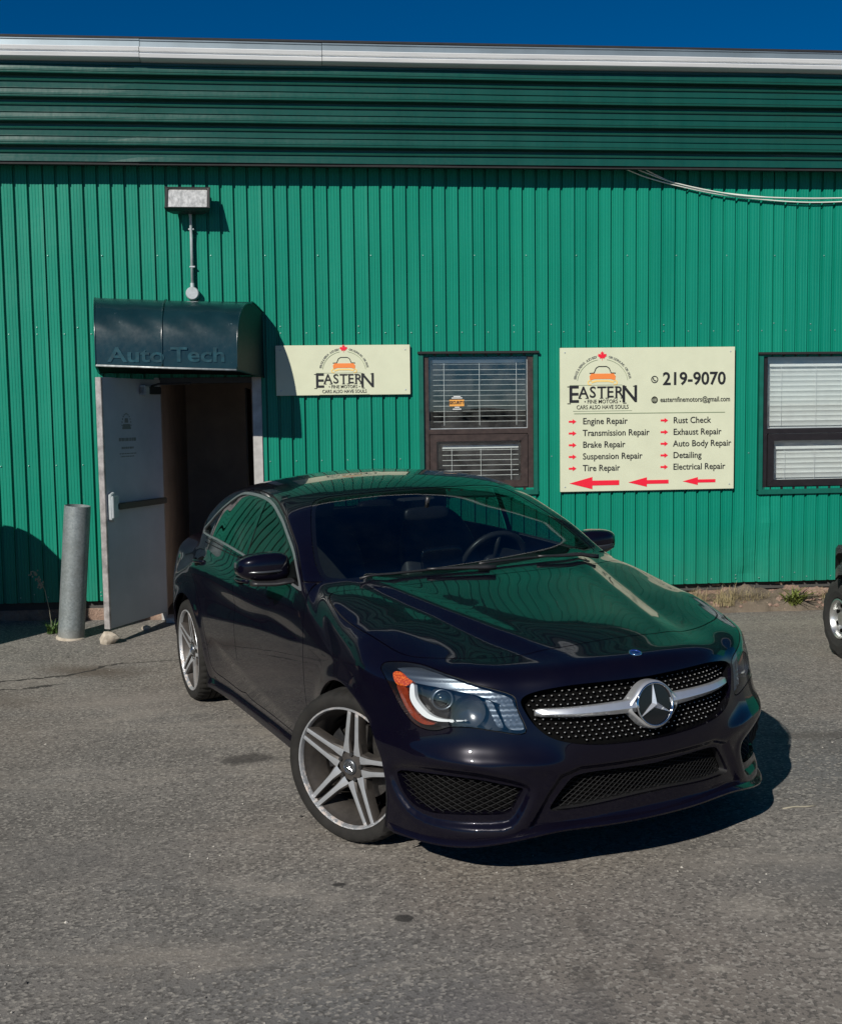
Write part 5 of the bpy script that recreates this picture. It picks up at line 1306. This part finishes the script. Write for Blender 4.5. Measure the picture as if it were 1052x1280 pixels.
def window(B,x0,x1,z0,z1,fm,closed):
    Wn=empty('window',(0,0,0),(0,0,0),B)
    t=MB(); a=.036
    t.box(x0,x0+a,-.020,.05,z0,z1-.012); t.box(x1-a,x1,-.020,.05,z0,z1-.012); t.box(x0,x1,-.024,.05,z0-.03,z0+.012); t.obj('window_trim',M['trim_green'],Wn,bevel=.002)
    MB().box(x0-.010,x1+.010,-.040,.05,z1-.012,z1+.008).obj('head_flashing',M['black_edge'],Wn,bevel=.002)
    fx0,fx1,fz0,fz1=x0+a,x1-a,z0+.012,z1-.012; zm=fz0+(fz1-fz0)*.435; w=.046
    f=MB(); yb=.055
    f.box(fx0,fx0+w,.004,yb,fz0,fz1); f.box(fx1-w,fx1,.004,yb,fz0,fz1); f.box(fx0+w,fx1-w,.006,yb,fz1-.014,fz1); f.box(fx0+w,fx1-w,.006,yb,fz0,fz0+.022); f.box(fx0+w,fx1-w,.004,yb,zm-.022,zm+.022)
    f.obj('window_frame',fm,Wn,bevel=.002)
    # lower sash: mitred, slightly proud
    sx0,sx1,sz0,sz1=fx0+w+.004,fx1-w-.004,fz0+.024,zm-.026; sw=.058
    s=MB(); o_=[(sx0,sz0),(sx1,sz0),(sx1,sz1),(sx0,sz1)]; i_=[(sx0+sw,sz0+sw),(sx1-sw,sz0+sw),(sx1-sw,sz1-sw),(sx0+sw,sz1-sw)]
    for k in range(4):
        q=[o_[k],o_[(k+1)%4],i_[(k+1)%4],i_[k]]; s.prism(q,-.006+.0004*k,.045,lambda u,v,h:(u,h,v))
    s.obj('sash',fm,Wn,bevel=.0025)
    MB().box(fx0+w,fx1-w,.030,.034,zm+.022,fz1-.014).obj('pane',M['pane'],Wn); MB().box(i_[0][0],i_[1][0],.020,.024,i_[0][1],i_[2][1]).obj('pane',M['pane'],Wn)
    # seal line round the upper pane
    g=MB(); y=.0285; X0,X1,Z0,Z1=fx0+w,fx1-w,zm+.022,fz1-.014
    g.box(X0,X1,y,.0300,Z0,Z0+.006); g.box(X0,X0+.005,y,.0300,Z0+.006,Z1); g.box(X1-.005,X1,y,.0300,Z0+.006,Z1); g.obj('glazing_bead',M['conduit'],Wn)
    # blinds
    def blinds(bx0,bx1,bz0,bz1,sp,tilt,name='blind_slat'):
        hw=.024 if closed else .0125; m=MB(); n=9; 
        for r in range(n):
            t_=-1+2*r/(n-1); m.v.append((0,t_*hw,.0035*(1-t_*t_)));
        v=[(x_,p[1],p[2]) for x_ in (0,1) for p in m.v]; fcs=[(i,i+1,n+i+1,n+i) for i in range(n-1)]
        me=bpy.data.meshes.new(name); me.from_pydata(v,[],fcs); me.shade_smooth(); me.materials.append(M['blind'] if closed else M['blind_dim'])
        z=bz1
        while z>bz0:
            o=bpy.data.objects.new(name,me); C.objects.link(o); o.parent=Wn; o.location=(bx0,.085,z+random.uniform(-.0012,.0012)); o.scale=(bx1-bx0,1,1); o.rotation_euler=(tilt+random.uniform(-.03,.03),random.uniform(-.0025,.0025),0); z-=sp
        for u in (.12,.5,.90): MB().box(bx0+(bx1-bx0)*u-.0016,bx0+(bx1-bx0)*u+.0016,.058,.060,bz0,bz1+.01).obj('blind_cord',M['cord'],Wn)
        MB().box(bx0,bx1,.065,.105,bz1+.012,bz1+.04).obj('blind_rail',M['blind'],Wn,bevel=.003)
    if closed:
        blinds(fx0+w+.045,fx1-w,zm+.045,fz1-.115,.0435,-1.15); blinds(i_[0][0]+.035,i_[1][0],i_[0][1],i_[2][1]-.09,.0435,-1.15)
        MB().box(fx0+w,fx1-w,.112,.114,fz0,fz1).obj('blind_backing',M['blind'],Wn)
    else:
        blinds(fx0+w+.04,fx1-w-.008,zm+.05,fz1-.085,.0440,.06); blinds(i_[0][0]+.055,i_[1][0]-.008,i_[0][1],i_[2][1]-.075,.0440,.10)
        st=MB().box(0,.125,0,.001,0,.055).obj('sticker',M['sticker_orange'],Wn); st.location=(1.195,.0275,1.800)
        text('SECURITY',M['ink'],Wn,1.195+.0625,1.800+.029,.036,y=.0275-.0022,align='CENTER',bold=.03,sx=.80,th=.0003)
        s2=MB(); 
        for zz,a_,b_ in ((.078,.035,.095),(.066,.018,.110),(-.012,.045,.085),(-.028,.028,.100)): s2.box(a_,b_,-.0002,.0006,zz,zz+.007)
        o2=s2.obj('sticker_print',M['white_ink'],Wn); o2.location=(1.195,.0275,1.800); o2['kind']='stuff'
    # the room behind
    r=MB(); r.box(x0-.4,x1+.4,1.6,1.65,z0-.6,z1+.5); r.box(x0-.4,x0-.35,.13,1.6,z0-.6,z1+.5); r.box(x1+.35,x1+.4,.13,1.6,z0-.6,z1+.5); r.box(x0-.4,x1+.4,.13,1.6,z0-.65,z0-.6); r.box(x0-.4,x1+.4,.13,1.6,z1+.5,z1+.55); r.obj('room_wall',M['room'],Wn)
def build_awning():
    A=empty('door_awning',(0,0,0)); tag(A,'dark blue-green rounded metal awning with faded lettering over the open doorway','awning')
    prof=[(0,2.605),(-.12,2.632),(-.26,2.655),(-.38,2.650),(-.48,2.625),(-.565,2.575),(-.63,2.505),(-.675,2.415),(-.698,2.32),(-.708,2.22),(-.712,2.115)]
    P=catmull(prof,False,4)
    def xe(y,side): # flares towards the wall
        t=-y/.712; return (-1.68+.105*t) if side<0 else (-.350-.178*t)
    zl=lambda x_:.020*( -(x_+1.06)/.5)
    v=[];nx=29
    for y,z in P:
        for i in range(nx):
            t=i/(nx-1); x_=xe(y,-1)+(xe(y,1)-xe(y,-1))*t
            bul=.004*math.sin(x_*7+1)*math.sin(t*math.pi)*max(0,min(1,(z-2.3)/.15))+.0025*math.sin(x_*23+z*31)*max(0,min(1,(z-2.3)/.15))
            v.append((x_,y-bul*(1 if y<-.1 else 0),z+zl(x_)*(1 if y<-.3 else .4)-.006*math.sin(t*math.pi)*0))
    f=[(j*nx+i,j*nx+i+1,(j+1)*nx+i+1,(j+1)*nx+i) for j in range(len(P)-1) for i in range(nx-1)]
    smooth_obj('awning_hood',v,f,M['awning'],A,True)
    for sd in (-1,1):
        n=len(P); vv=[(xe(y,sd)+.002*sd,y+.004,z+zl(xe(y,sd))*(1 if y<-.3 else .4)-.004) for y,z in P]+[(xe(0,sd)+.002*sd,0,2.095+zl(xe(0,sd)))]
        c=(sum(p[0] for p in vv)/len(vv),sum(p[1] for p in vv)/len(vv),sum(p[2] for p in vv)/len(vv))
        vv.append(c); K=n+1
        smooth_obj('awning_side',vv,[(i,(i+1)%K,K) for i in range(K)],M['awning_side'] if sd>0 else M['awning'],A,False)
        MB().tube([(p[0],p[1]-.004,p[2]+.004) for p in vv[:n]],.006,6).obj('side_seam',M['awning'],A,True)
    # centre seam and bottom rail
    MB().tube([(-1.085,y-.002,z+zl(-1.085)*(1 if y<-.3 else .4)+.003) for y,z in P],.0075,6).obj('centre_seam',M['awning'],A,True)
    MB().tube([(-1.575,-.714,2.112+zl(-1.6)),(-1.06,-.716,2.110),(-.530,-.714,2.110+zl(-.53))],.0085,6).obj('bottom_rail',M['awning_edge'],A,True)
    MB().tube([(-.528,-.714,2.108+zl(-.53)),(-.35,-.01,2.09+zl(-.35))],.008,6).obj('bottom_rail',M['awning_side'],A,True)
    MB().tube([(-1.575,-.712,2.108+zl(-1.6)),(-1.68,-.01,2.09+zl(-1.7))],.012,6).obj('bottom_rail',M['trim_green'],A,True)
    u=MB(); u.add([(-1.69,0,2.105),(-.36,0,2.075),(-.54,-.69,2.09),(-1.59,-.69,2.13)],[(0,1,2,3)]); u.obj('awning_underside',M['void'],A,fixn=False)  # near-black sheet paints in the shade beneath the hood
    for tx_,xx_ in (('Auto',-1.275),('Tech',-.815)): text(tx_,M['awning_text'],A,xx_,2.202+.002*(xx_<-1),.155,y=-.7165,align='CENTER',bold=.020,sx=1.32,name='faded_lettering',th=.0003,rot=-.015)
    return A
def build_lamp():
    L=empty('floodlight',(-.915,0,3.475)); tag(L,'black rectangular wall floodlight above the awning','floodlight')
    tl=math.radians(-24)
    def T(p):
        x,y,z=p; y2=y*math.cos(tl)-z*math.sin(tl); z2=y*math.sin(tl)+z*math.cos(tl); return (x,y2-.15,z2)
    # front bezel and tapering back
    fr=[(-.175,-.095),(.175,-.095),(.175,.095),(-.175,.095)]; 
    def ring(s,y): return [T((u*s,y,w_*s)) for u,w_ in fr]
    v=ring(1,-.02)+ring(1,.03)+ring(.72,.11)+ring(.45,.15); f=[(4*k+i,4*k+(i+1)%4,4*k+4+(i+1)%4,4*k+4+i) for k in range(3) for i in range(4)]+[(12,13,14,15)]
    v+=ring(.90,-.02)+ring(.87,-.006); f+=[(i,(i+1)%4,16+(i+1)%4,16+i) for i in range(4)]+[(16+i,16+(i+1)%4,20+(i+1)%4,20+i) for i in range(4)]
    MB().add(v,f).obj('lamp_housing',M['lamp_body'],L,bevel=.004)
    g=[T((u*.88,-.005,w_*.88)) for u,w_ in fr]; MB().add(g+[T((u*.88,.004,w_*.88)) for u,w_ in fr],[(0,1,2,3),(4,5,6,7),(0,1,5,4),(1,2,6,5),(2,3,7,6),(3,0,4,7)]).obj('lamp_lens',M['lamp_glass'],L)
    b=MB(); b.box(.06,.15,-.05,0,-.03,.07); b.box(.09,.12,-.07,-.03,-.05,.02); b.obj('lamp_bracket',M['lamp_body'],L,bevel=.005)
    p=MB().tube([(.005,-.10,-.06),(.010,-.055,-.12),(.010,-.035,-.30),(.006,-.03,-.66)],.0125,10).obj('conduit_pipe',M['conduit'],L,True)
    bx=MB(); bx.lathe([(.0005,-.07),(.046,-.07),(.052,-.064),(.054,0)],28,'y',(.006,0,-.735)); bx.lathe([(.014,-.01),(.018,-.01),(.018,.03),(.014,.03)],12,'z',(.006,-.03,-.68)); j=bx.obj('junction_box',M['conduit'],L,auto=35)
    for z_ in (-.22,-.52): MB().box(-.012,.032,-.046,-.0,z_-.006,z_+.006).obj('pipe_clamp',M['conduit'],L,bevel=.002)
    return L
def build_wires():
    t=MB(); paths=[[(2.60,-.12,3.775),(2.85,-.05,3.70),(3.12,-.03,3.635),(3.55,-.03,3.555),(4.20,-.03,3.500),(4.75,-.03,3.515),(5.6,-.03,3.60)],
                   [(2.78,-.12,3.775),(2.95,-.06,3.71),(3.15,-.035,3.64),(3.5,-.04,3.575),(4.25,-.04,3.525),(5.6,-.04,3.585)],
                   [(2.70,-.10,3.775),(3.10,-.045,3.655),(3.6,-.045,3.560),(3.95,-.045,3.535),(4.45,-.05,3.530),(5.6,-.05,3.565)]]
    for i,p in enumerate(paths): t.tube(catmull(p,False,8),.0055,6)
    o=t.obj('overhead_cable',M['wire'],None,True); tag(o,'bundle of thin pale cables sagging along the wall under the fascia at the right','cable')
def blob(c,r,seed,sub=2,flat=.7):
    bm=bmesh.new(); bmesh.ops.create_icosphere(bm,subdivisions=sub,radius=1); rng=random.Random(seed)
    ph=[rng.uniform(0,6) for _ in range(6)]
    for v in bm.verts:
        p=v.co; k=1+.18*math.sin(p.x*2.3+ph[0])+.14*math.sin(p.y*3.1+ph[1])+.13*math.sin(p.z*2.7+ph[2]+p.x*2); v.co=Vector((p.x*k*r[0]+c[0],p.y*k*r[1]+c[1],p.z*k*r[2]+c[2]))
    V=[tuple(v.co) for v in bm.verts]; F=[tuple(v.index for v in f.verts) for f in bm.faces]; bm.free(); return V,F
def build_ground():
    def axis(lo,hi,step,far): 
        a=list(np.arange(lo,hi+1e-6,step)); q=step
        L=[];x=lo
        while x>-far: q*=1.35; x-=q; L.append(x)
        R=[];x=hi;q=step
        while x<far: q*=1.35; x+=q; R.append(x)
        return np.array(L[::-1]+a+R)
    X=axis(-5,7,.10,700); Y=axis(-9,1.2,.10,700); G=np.meshgrid(X,Y); Z=gz(G[0],G[1])+.004*np.sin(G[0]*2.1+G[1])*np.sin(G[1]*1.7)*(np.abs(G[1])<12)
    Z=np.where(G[1]>.35,-.03,Z); Z=np.where((G[1]>-.14)&(G[0]>2.0)&(G[1]<=.35),Z-.02,Z)
    nx=len(X); v=np.stack([G[0].ravel(),G[1].ravel(),Z.ravel()],1); f=[(j*nx+i,j*nx+i+1,(j+1)*nx+i+1,(j+1)*nx+i) for j in range(len(Y)-1) for i in range(nx-1)]
    o=smooth_obj('ground',v,f,M['asphalt'],None,True); tag(o,'worn brown-grey asphalt lot with cracks and oil spots',kind='structure')
    # soil verge below the wall on the right
    X=np.linspace(1.6,6.5,220); v=[];rows=9
    for j in range(rows):
        t=j/(rows-1)
        for x_ in X:
            y=-.20+.245*t+.018*math.sin(x_*7)*(1-t)+.012*math.sin(x_*19+1)*(1-t); z=float(gz(x_,-.2))-.012+(.155*t**.8)*(1+.22*math.sin(x_*5.3)+.12*math.sin(x_*13.7))*min(1,(x_-1.6)*2)+.010*math.sin(x_*41+j*5)+.006*random.random()
            v.append((x_,y,z if t>0 else z-.01))
    nx=len(X); o=smooth_obj('soil_verge',v,[(j*nx+i,j*nx+i+1,(j+1)*nx+i+1,(j+1)*nx+i) for j in range(rows-1) for i in range(nx-1)],M['soil'],None,True); tag(o,kind='structure')
    # lumps of rubble and pebbles on the verge
    r=MB(); rng=random.Random(3)
    for i in range(150):
        x_=rng.uniform(2.7,5.2); t=rng.random(); s=rng.uniform(.006,.026)*(1 if rng.random()<.85 else 1.8); r.add(*blob((x_,-.17+.2*t,float(gz(x_,-.2))+.01+.11*t**.8),(s*1.3,s,s*.8),i,1))
    o=r.obj('verge_stones',M['rubble'],None); tag(o,kind='stuff')
    # loose grit on the asphalt
    for nm,mt,cnt,seed,lo,hi in (('loose_grit',M['pebble'],900,5,.0016,.0050),('dark_grit',M['chip_dark'],260,9,.002,.0055)):
        r=MB(); rng=random.Random(seed)
        for i in range(cnt):
            x_=rng.uniform(-3.2,4.6); y=-7.2*rng.random()**.8-.2; s=rng.uniform(lo,hi)*(1 if rng.random()<.96 else 2.0)
            a=rng.uniform(0,6.3); z=float(gz(x_,y)); pts=[(x_+s*1.2*math.cos(a+k*1.57)*(.7+.5*rng.random()),y+s*1.2*math.sin(a+k*1.57)*(.7+.5*rng.random()),z-.001) for k in range(4)]+[(x_,y,z+s*.9)]
            r.add(pts,[(0,1,4),(1,2,4),(2,3,4),(3,0,4)])
        o=r.obj(nm,mt,None,fixn=False); tag(o,kind='stuff')
    # distant rise that closes the lot behind the camera
    for nm,R_,h0,amp,a0,a1 in (('hills',430,2.6,2.6,-math.pi*1.02,.02*math.pi),):
        v=[];n=160
        for i in range(n+1):
            a=a0+(a1-a0)*i/n; hh=h0+amp*(.5+.5*math.sin(a*5+1))*(.7+.3*math.sin(a*17))+.6*math.sin(a*43)+.4*math.sin(a*97)
            for r_i,z in ((R_,-1.),(R_*1.01,hh*.8),(R_*1.05,hh),(R_*1.4,hh*.9)): v.append((r_i*math.cos(a),r_i*math.sin(a),z))
        o=smooth_obj(nm,v,[(i*4+k,i*4+k+1,(i+1)*4+k+1,(i+1)*4+k) for i in range(n) for k in range(3)],M['hill'],None,True); tag(o,'low dark wooded rise far behind the lot',kind='structure')
def blade(p,d,L,w,bend,n=5):
    """one narrow leaf: p base, d lean direction (unit xy), returns verts, faces"""
    v=[];s=Vector((-d[1],d[0],0))
    for i in range(n+1):
        t=i/n; c=Vector(p)+Vector((d[0],d[1],0))*(bend*L*t*t)+Vector((0,0,1))*L*(t-.35*bend*t*t); ww=w*(1-t**1.6)*.5+.0002
        v+=[tuple(c-s*ww),tuple(c+s*ww)]
    return v,[(2*i,2*i+1,2*i+3,2*i+2) for i in range(n)]
def tuft(name,x,y,z,cnt,L,w,mat,label,cat,group=None,seed=1,spread=.05,bend=(.2,1.1)):
    m=MB(); r=random.Random(seed)
    for i in range(cnt):
        a=r.uniform(0,6.28); b=r.uniform(0,6.28); q=r.random()**.5*spread
        m.add(*blade((x+q*math.cos(b),y+q*.6*math.sin(b),z),(math.cos(a),math.sin(a)),L*r.uniform(.5,1.15),w*r.uniform(.6,1.2),r.uniform(*bend)))
    o=m.obj(name,mat,None,fixn=False); return tag(o,label,cat,group)
def build_small():
    # leaning galvanised bollard
    bz=float(gz(-1.88,-.50)); B=empty('bollard',(-1.885,-.50,bz-.02),(math.radians(1.5),math.radians(5.2),0)); tag(B,'leaning galvanised steel pipe bollard left of the open door','bollard')
    m=MB(); n=40; prof=[(.100,0),(.1005,.3),(.1,.6),(.1005,1.0),(.099,1.060),(.094,1.062),(.092,.98)]
    m.lathe(prof,n,'z',(0,0,0)); m.obj('bollard_pipe',M['galv'],B,auto=40)
    m=MB(); m.lathe([(.112,-.02),(.115,.022),(.104,.030),(.1,.03)],24,'z',(0,0,0)); m.obj('concrete_collar',M['rock'],B,True)
    # rock holding the door
    rk=MB().add(*blob((0,0,0),(.075,.055,.05),11,2)); o=rk.obj('rock',M['rock'],None,auto=25); o.location=(-1.55,-.80+.12,float(gz(-1.55,-.7))+.038); tag(o,'pale fist-sized rock propping the open door beside the bollard','rock')
    rk=MB().add(*blob((0,0,0),(.045,.03,.024),12,1)); o=rk.obj('stone_chip',M['rock'],None,auto=25); o.location=(-1.33,-.28,float(gz(-1.33,-.28))+.015); tag(o,'small flat stone under the bottom hinge side of the open door','stone')
    # weed by the bollard
    wx,wy=-2.06,-.34; wz=float(gz(wx,wy)); W_=empty('tall_weed',(wx,wy,wz)); tag(W_,'tall thin weed with a seed head growing beside the bollard','weed')
    s=MB().tube([(0,0,0),(-.02,.01,.18),(-.05,.01,.34),(-.09,0,.44)],.0028,5).obj('stem',M['seed'],W_,True)
    h=MB(); r=random.Random(4)
    for i in range(60):
        t=r.random(); c=np.array([-.07-.06*t+r.gauss(0,.012),r.gauss(0,.012),.36+.13*t+r.gauss(0,.008)]); h.add(*blob(c,(.006,.006,.008),i,1))
    h.obj('seed_head',M['seed'],W_)
    lf=MB(); r=random.Random(8)
    for i in range(46):
        a=r.uniform(0,6.28); lf.add(*blade((r.gauss(.02,.03),r.gauss(-.02,.02),-.005),(math.cos(a),math.sin(a)),r.uniform(.06,.15),r.uniform(.008,.02),r.uniform(.3,1.2)))
    lf.obj('leaves',M['green_leaf'],W_,fixn=False)
    # grass on the verge
    spots=[(3.02,.0,.09),(3.35,-.03,.12),(3.62,-.04,.15),(3.78,-.07,.13),(3.55,-.12,.09),(3.95,-.02,.08),(4.55,-.03,.10),(3.2,-.10,.06),(4.75,-.10,.08)]
    tx=['beside the car\'s far fender, leftmost on the verge','left of the dented siding, on the verge','tallest dry tuft below the dented siding','on the verge under the dent, leaning out','short and low at the asphalt edge under the dent','just left of the yellow-green plant','close to the black quad bike wheel, nearer the wall','low at the asphalt edge behind the car\'s far headlight','beside the quad bike, out at the asphalt edge']
    for i,(x_,y,L) in enumerate(spots): tuft('dry_grass_tuft',x_,y,float(gz(x_,-.2))+.05,150,L*1.35,.0045,M['dry_grass'],'dry straw-coloured grass tuft '+tx[i],'grass tuft','dry grass tufts along the verge',i+20,.10,(.2,1.3))
    tuft('leafy_weed',4.18,-.12,float(gz(4.18,-.2))+.03,90,.21,.022,M['weed'],'yellow-green leafy weed on the verge between the car and the quad bike','weed',None,77,.07,(.5,1.5))
def build_twig():
    o=MB().tube([(1.98,-4.93,.055),(2.03,-4.925,.058),(2.09,-4.93,.056),(2.13,-4.925,.057)],.0035,5).obj('twig',M['seed'],None,True)
    for v in o.data.vertices: v.co.z=float(gz(v.co.x,v.co.y))+.004+(v.co.z-.0565)
    tag(o,'thin dry twig lying on the asphalt right of the car front','twig')
def build_atv():
    A=empty('quad_bike',(4.42,-1.80,0),(0,0,math.radians(-116))); tag(A,'black quad bike with chunky tyre and silver rim at the right edge','quad bike')
    # local +x forward (towards the camera), y left
    def tyre(x,y,st):
        e=empty('wheel',(x,y,.285),(0,0,(0 if y<0 else math.pi)+st),A); m=MB(); R=.29; seg=72; prof=[(.135,.02),(.15,.004),(.19,-.006),(.235,.0),(.262,.02),(.275,.05),(.279,.10),(.275,.15),(.262,.185),(.235,.20),(.15,.195)]
        v=[];n=len(prof)
        for i in range(seg):
            w=2*math.pi*i/seg
            for k,(r,h) in enumerate(prof):
                g=.014 if (i%6 in(0,1,2)) ^ (k%4 in (1,2)) and 3<=k<=8 else 0
                if k==3 and i%6<3: g=.008
                v.append(((r+g)*math.cos(w),h,(r+g)*math.sin(w)))
        m.add(v,[(i*n+k,i*n+k+1,((i+1)%seg)*n+k+1,((i+1)%seg)*n+k) for i in range(seg) for k in range(n-1)]); m.obj('tyre',M['atv_tyre'],e)
        r=MB(); r.lathe([(.138,.012),(.140,.004),(.132,.002),(.124,.012),(.118,.05),(.06,.045),(.045,.02),(.0005,.018)],40); ro=r.obj('rim',M['atv_rim'],e,auto=35)
        h=MB()
        for k in range(7):
            w=2*math.pi*k/7; h.lathe([(.0005,.030),(.013,.031),(.014,.05)],10,'y',(.088*math.cos(w),0,.088*math.sin(w)))
        h.obj('rim_holes',M['void'],e)
    tyre(.62,-.60,.42); tyre(.62,.60,.42); tyre(-.62,-.58,0); tyre(-.62,.58,0)
    for s in (-1,1):
        for x0 in (.62,-.62):
            v=[];K=12
            for i in range(K+1):
                a=math.radians(62+95*i/K)
                for y,rr in ((.62,.345),(.60,.375),(.40,.385),(.25,.36)): v.append((x0+rr*math.cos(a),s*y,.285+rr*math.sin(a)))
            MB().add(v,[(i*4+k,i*4+k+1,(i+1)*4+k+1,(i+1)*4+k) for i in range(K) for k in range(3)]).obj('fender',M['atv_black'],A,True)
    MB().add(*superell(np.array([.55,0,.68]),(.38,.24,.16),20,12,.6)).obj('front_cowl',M['atv_black'],A,True)
    MB().add(*superell(np.array([-.25,0,.78]),(.5,.17,.09),20,12,.6)).obj('seat',M['atv_black'],A,True)
    MB().add(*superell(np.array([0,0,.48]),(.55,.16,.2),20,12,.5)).obj('engine_block',M['atv_black'],A,True)
    b=MB(); b.tube([(.80,-.50,.58),(.98,-.46,.60),(1.0,0,.60),(.98,.46,.60),(.80,.50,.58)],.022,8); b.tube([(.80,-.50,.70),(.97,-.46,.70),(.99,0,.70),(.97,.46,.70),(.80,.50,.70)],.020,8); b.tube([(.97,-.44,.58),(.97,-.44,.71)],.02,8); b.tube([(.97,.44,.58),(.97,.44,.71)],.02,8); b.obj('front_bumper',M['atv_black'],A,True)
    b=MB(); b.tube([(.30,0,.7),(.24,0,1.0)],.02,8); b.tube([(.16,-.36,1.06),(.22,-.12,1.02),(.22,.12,1.02),(.16,.36,1.06)],.014,8); b.obj('handlebar',M['atv_black'],A,True)
def build_container():  # unseen stand-in, added and shaped to cast the shadow low on the left wall
    B=empty('shadow_container',(-3.55,-1.16,0)); tag(B,'dark container with a domed lid, added out of view to shade the wall','container')
    v=[]; 
    for z,hx,hy in ((.12,.62,.30),(.5,.66,.33),(1.22,.72,.37)):
        for x_,y in ((-hx,-hy),(hx,-hy),(hx,hy),(-hx,hy)): v.append((x_,y,z))
    MB().add(v,[(4*k+i,4*k+(i+1)%4,4*k+4+(i+1)%4,4*k+4+i) for k in (0,1) for i in range(4)]+[(3,2,1,0),(8,9,10,11)]).obj('container_body',M['atv_black'],B,bevel=.03)
    MB().add(*superell(np.array([0,0,1.25]),(.76,.40,.30),28,14,.45)).obj('container_lid',M['atv_black'],B,True)
    for x_ in (-.5,.5):
        for y in (-.24,.24): MB().lathe([(.0005,-.03),(.08,-.03),(.08,.03),(.0005,.03)],16,'y',(x_,y,.08)).obj('castor',M['void'],B)
def copy_tree(o,parent=None):
    c=o.copy(); C.objects.link(c); c.parent=parent
    for ch in list(o.children): copy_tree(ch,c)
    return c

# ---------------- assemble ----------------
car_materials(); place_materials()
build_ground(); build_building(); build_awning(); build_lamp(); build_wires(); build_signs(); build_small(); build_twig(); build_atv()
car_obj=build_car(M,CARLOC,CARROT); tag(car_obj,'glossy near-black sports saloon with a chrome star grille parked in front of the doorway','car')
build_container()
# a second dark car added out of view for the near doors to mirror
other=copy_tree(car_obj); other.name='parked_car'; other.location=(-4.45,-2.95,0); other.rotation_euler=(0,0,math.radians(92))
tag(other,'dark saloon added out of view at left for the near doors to mirror','car')
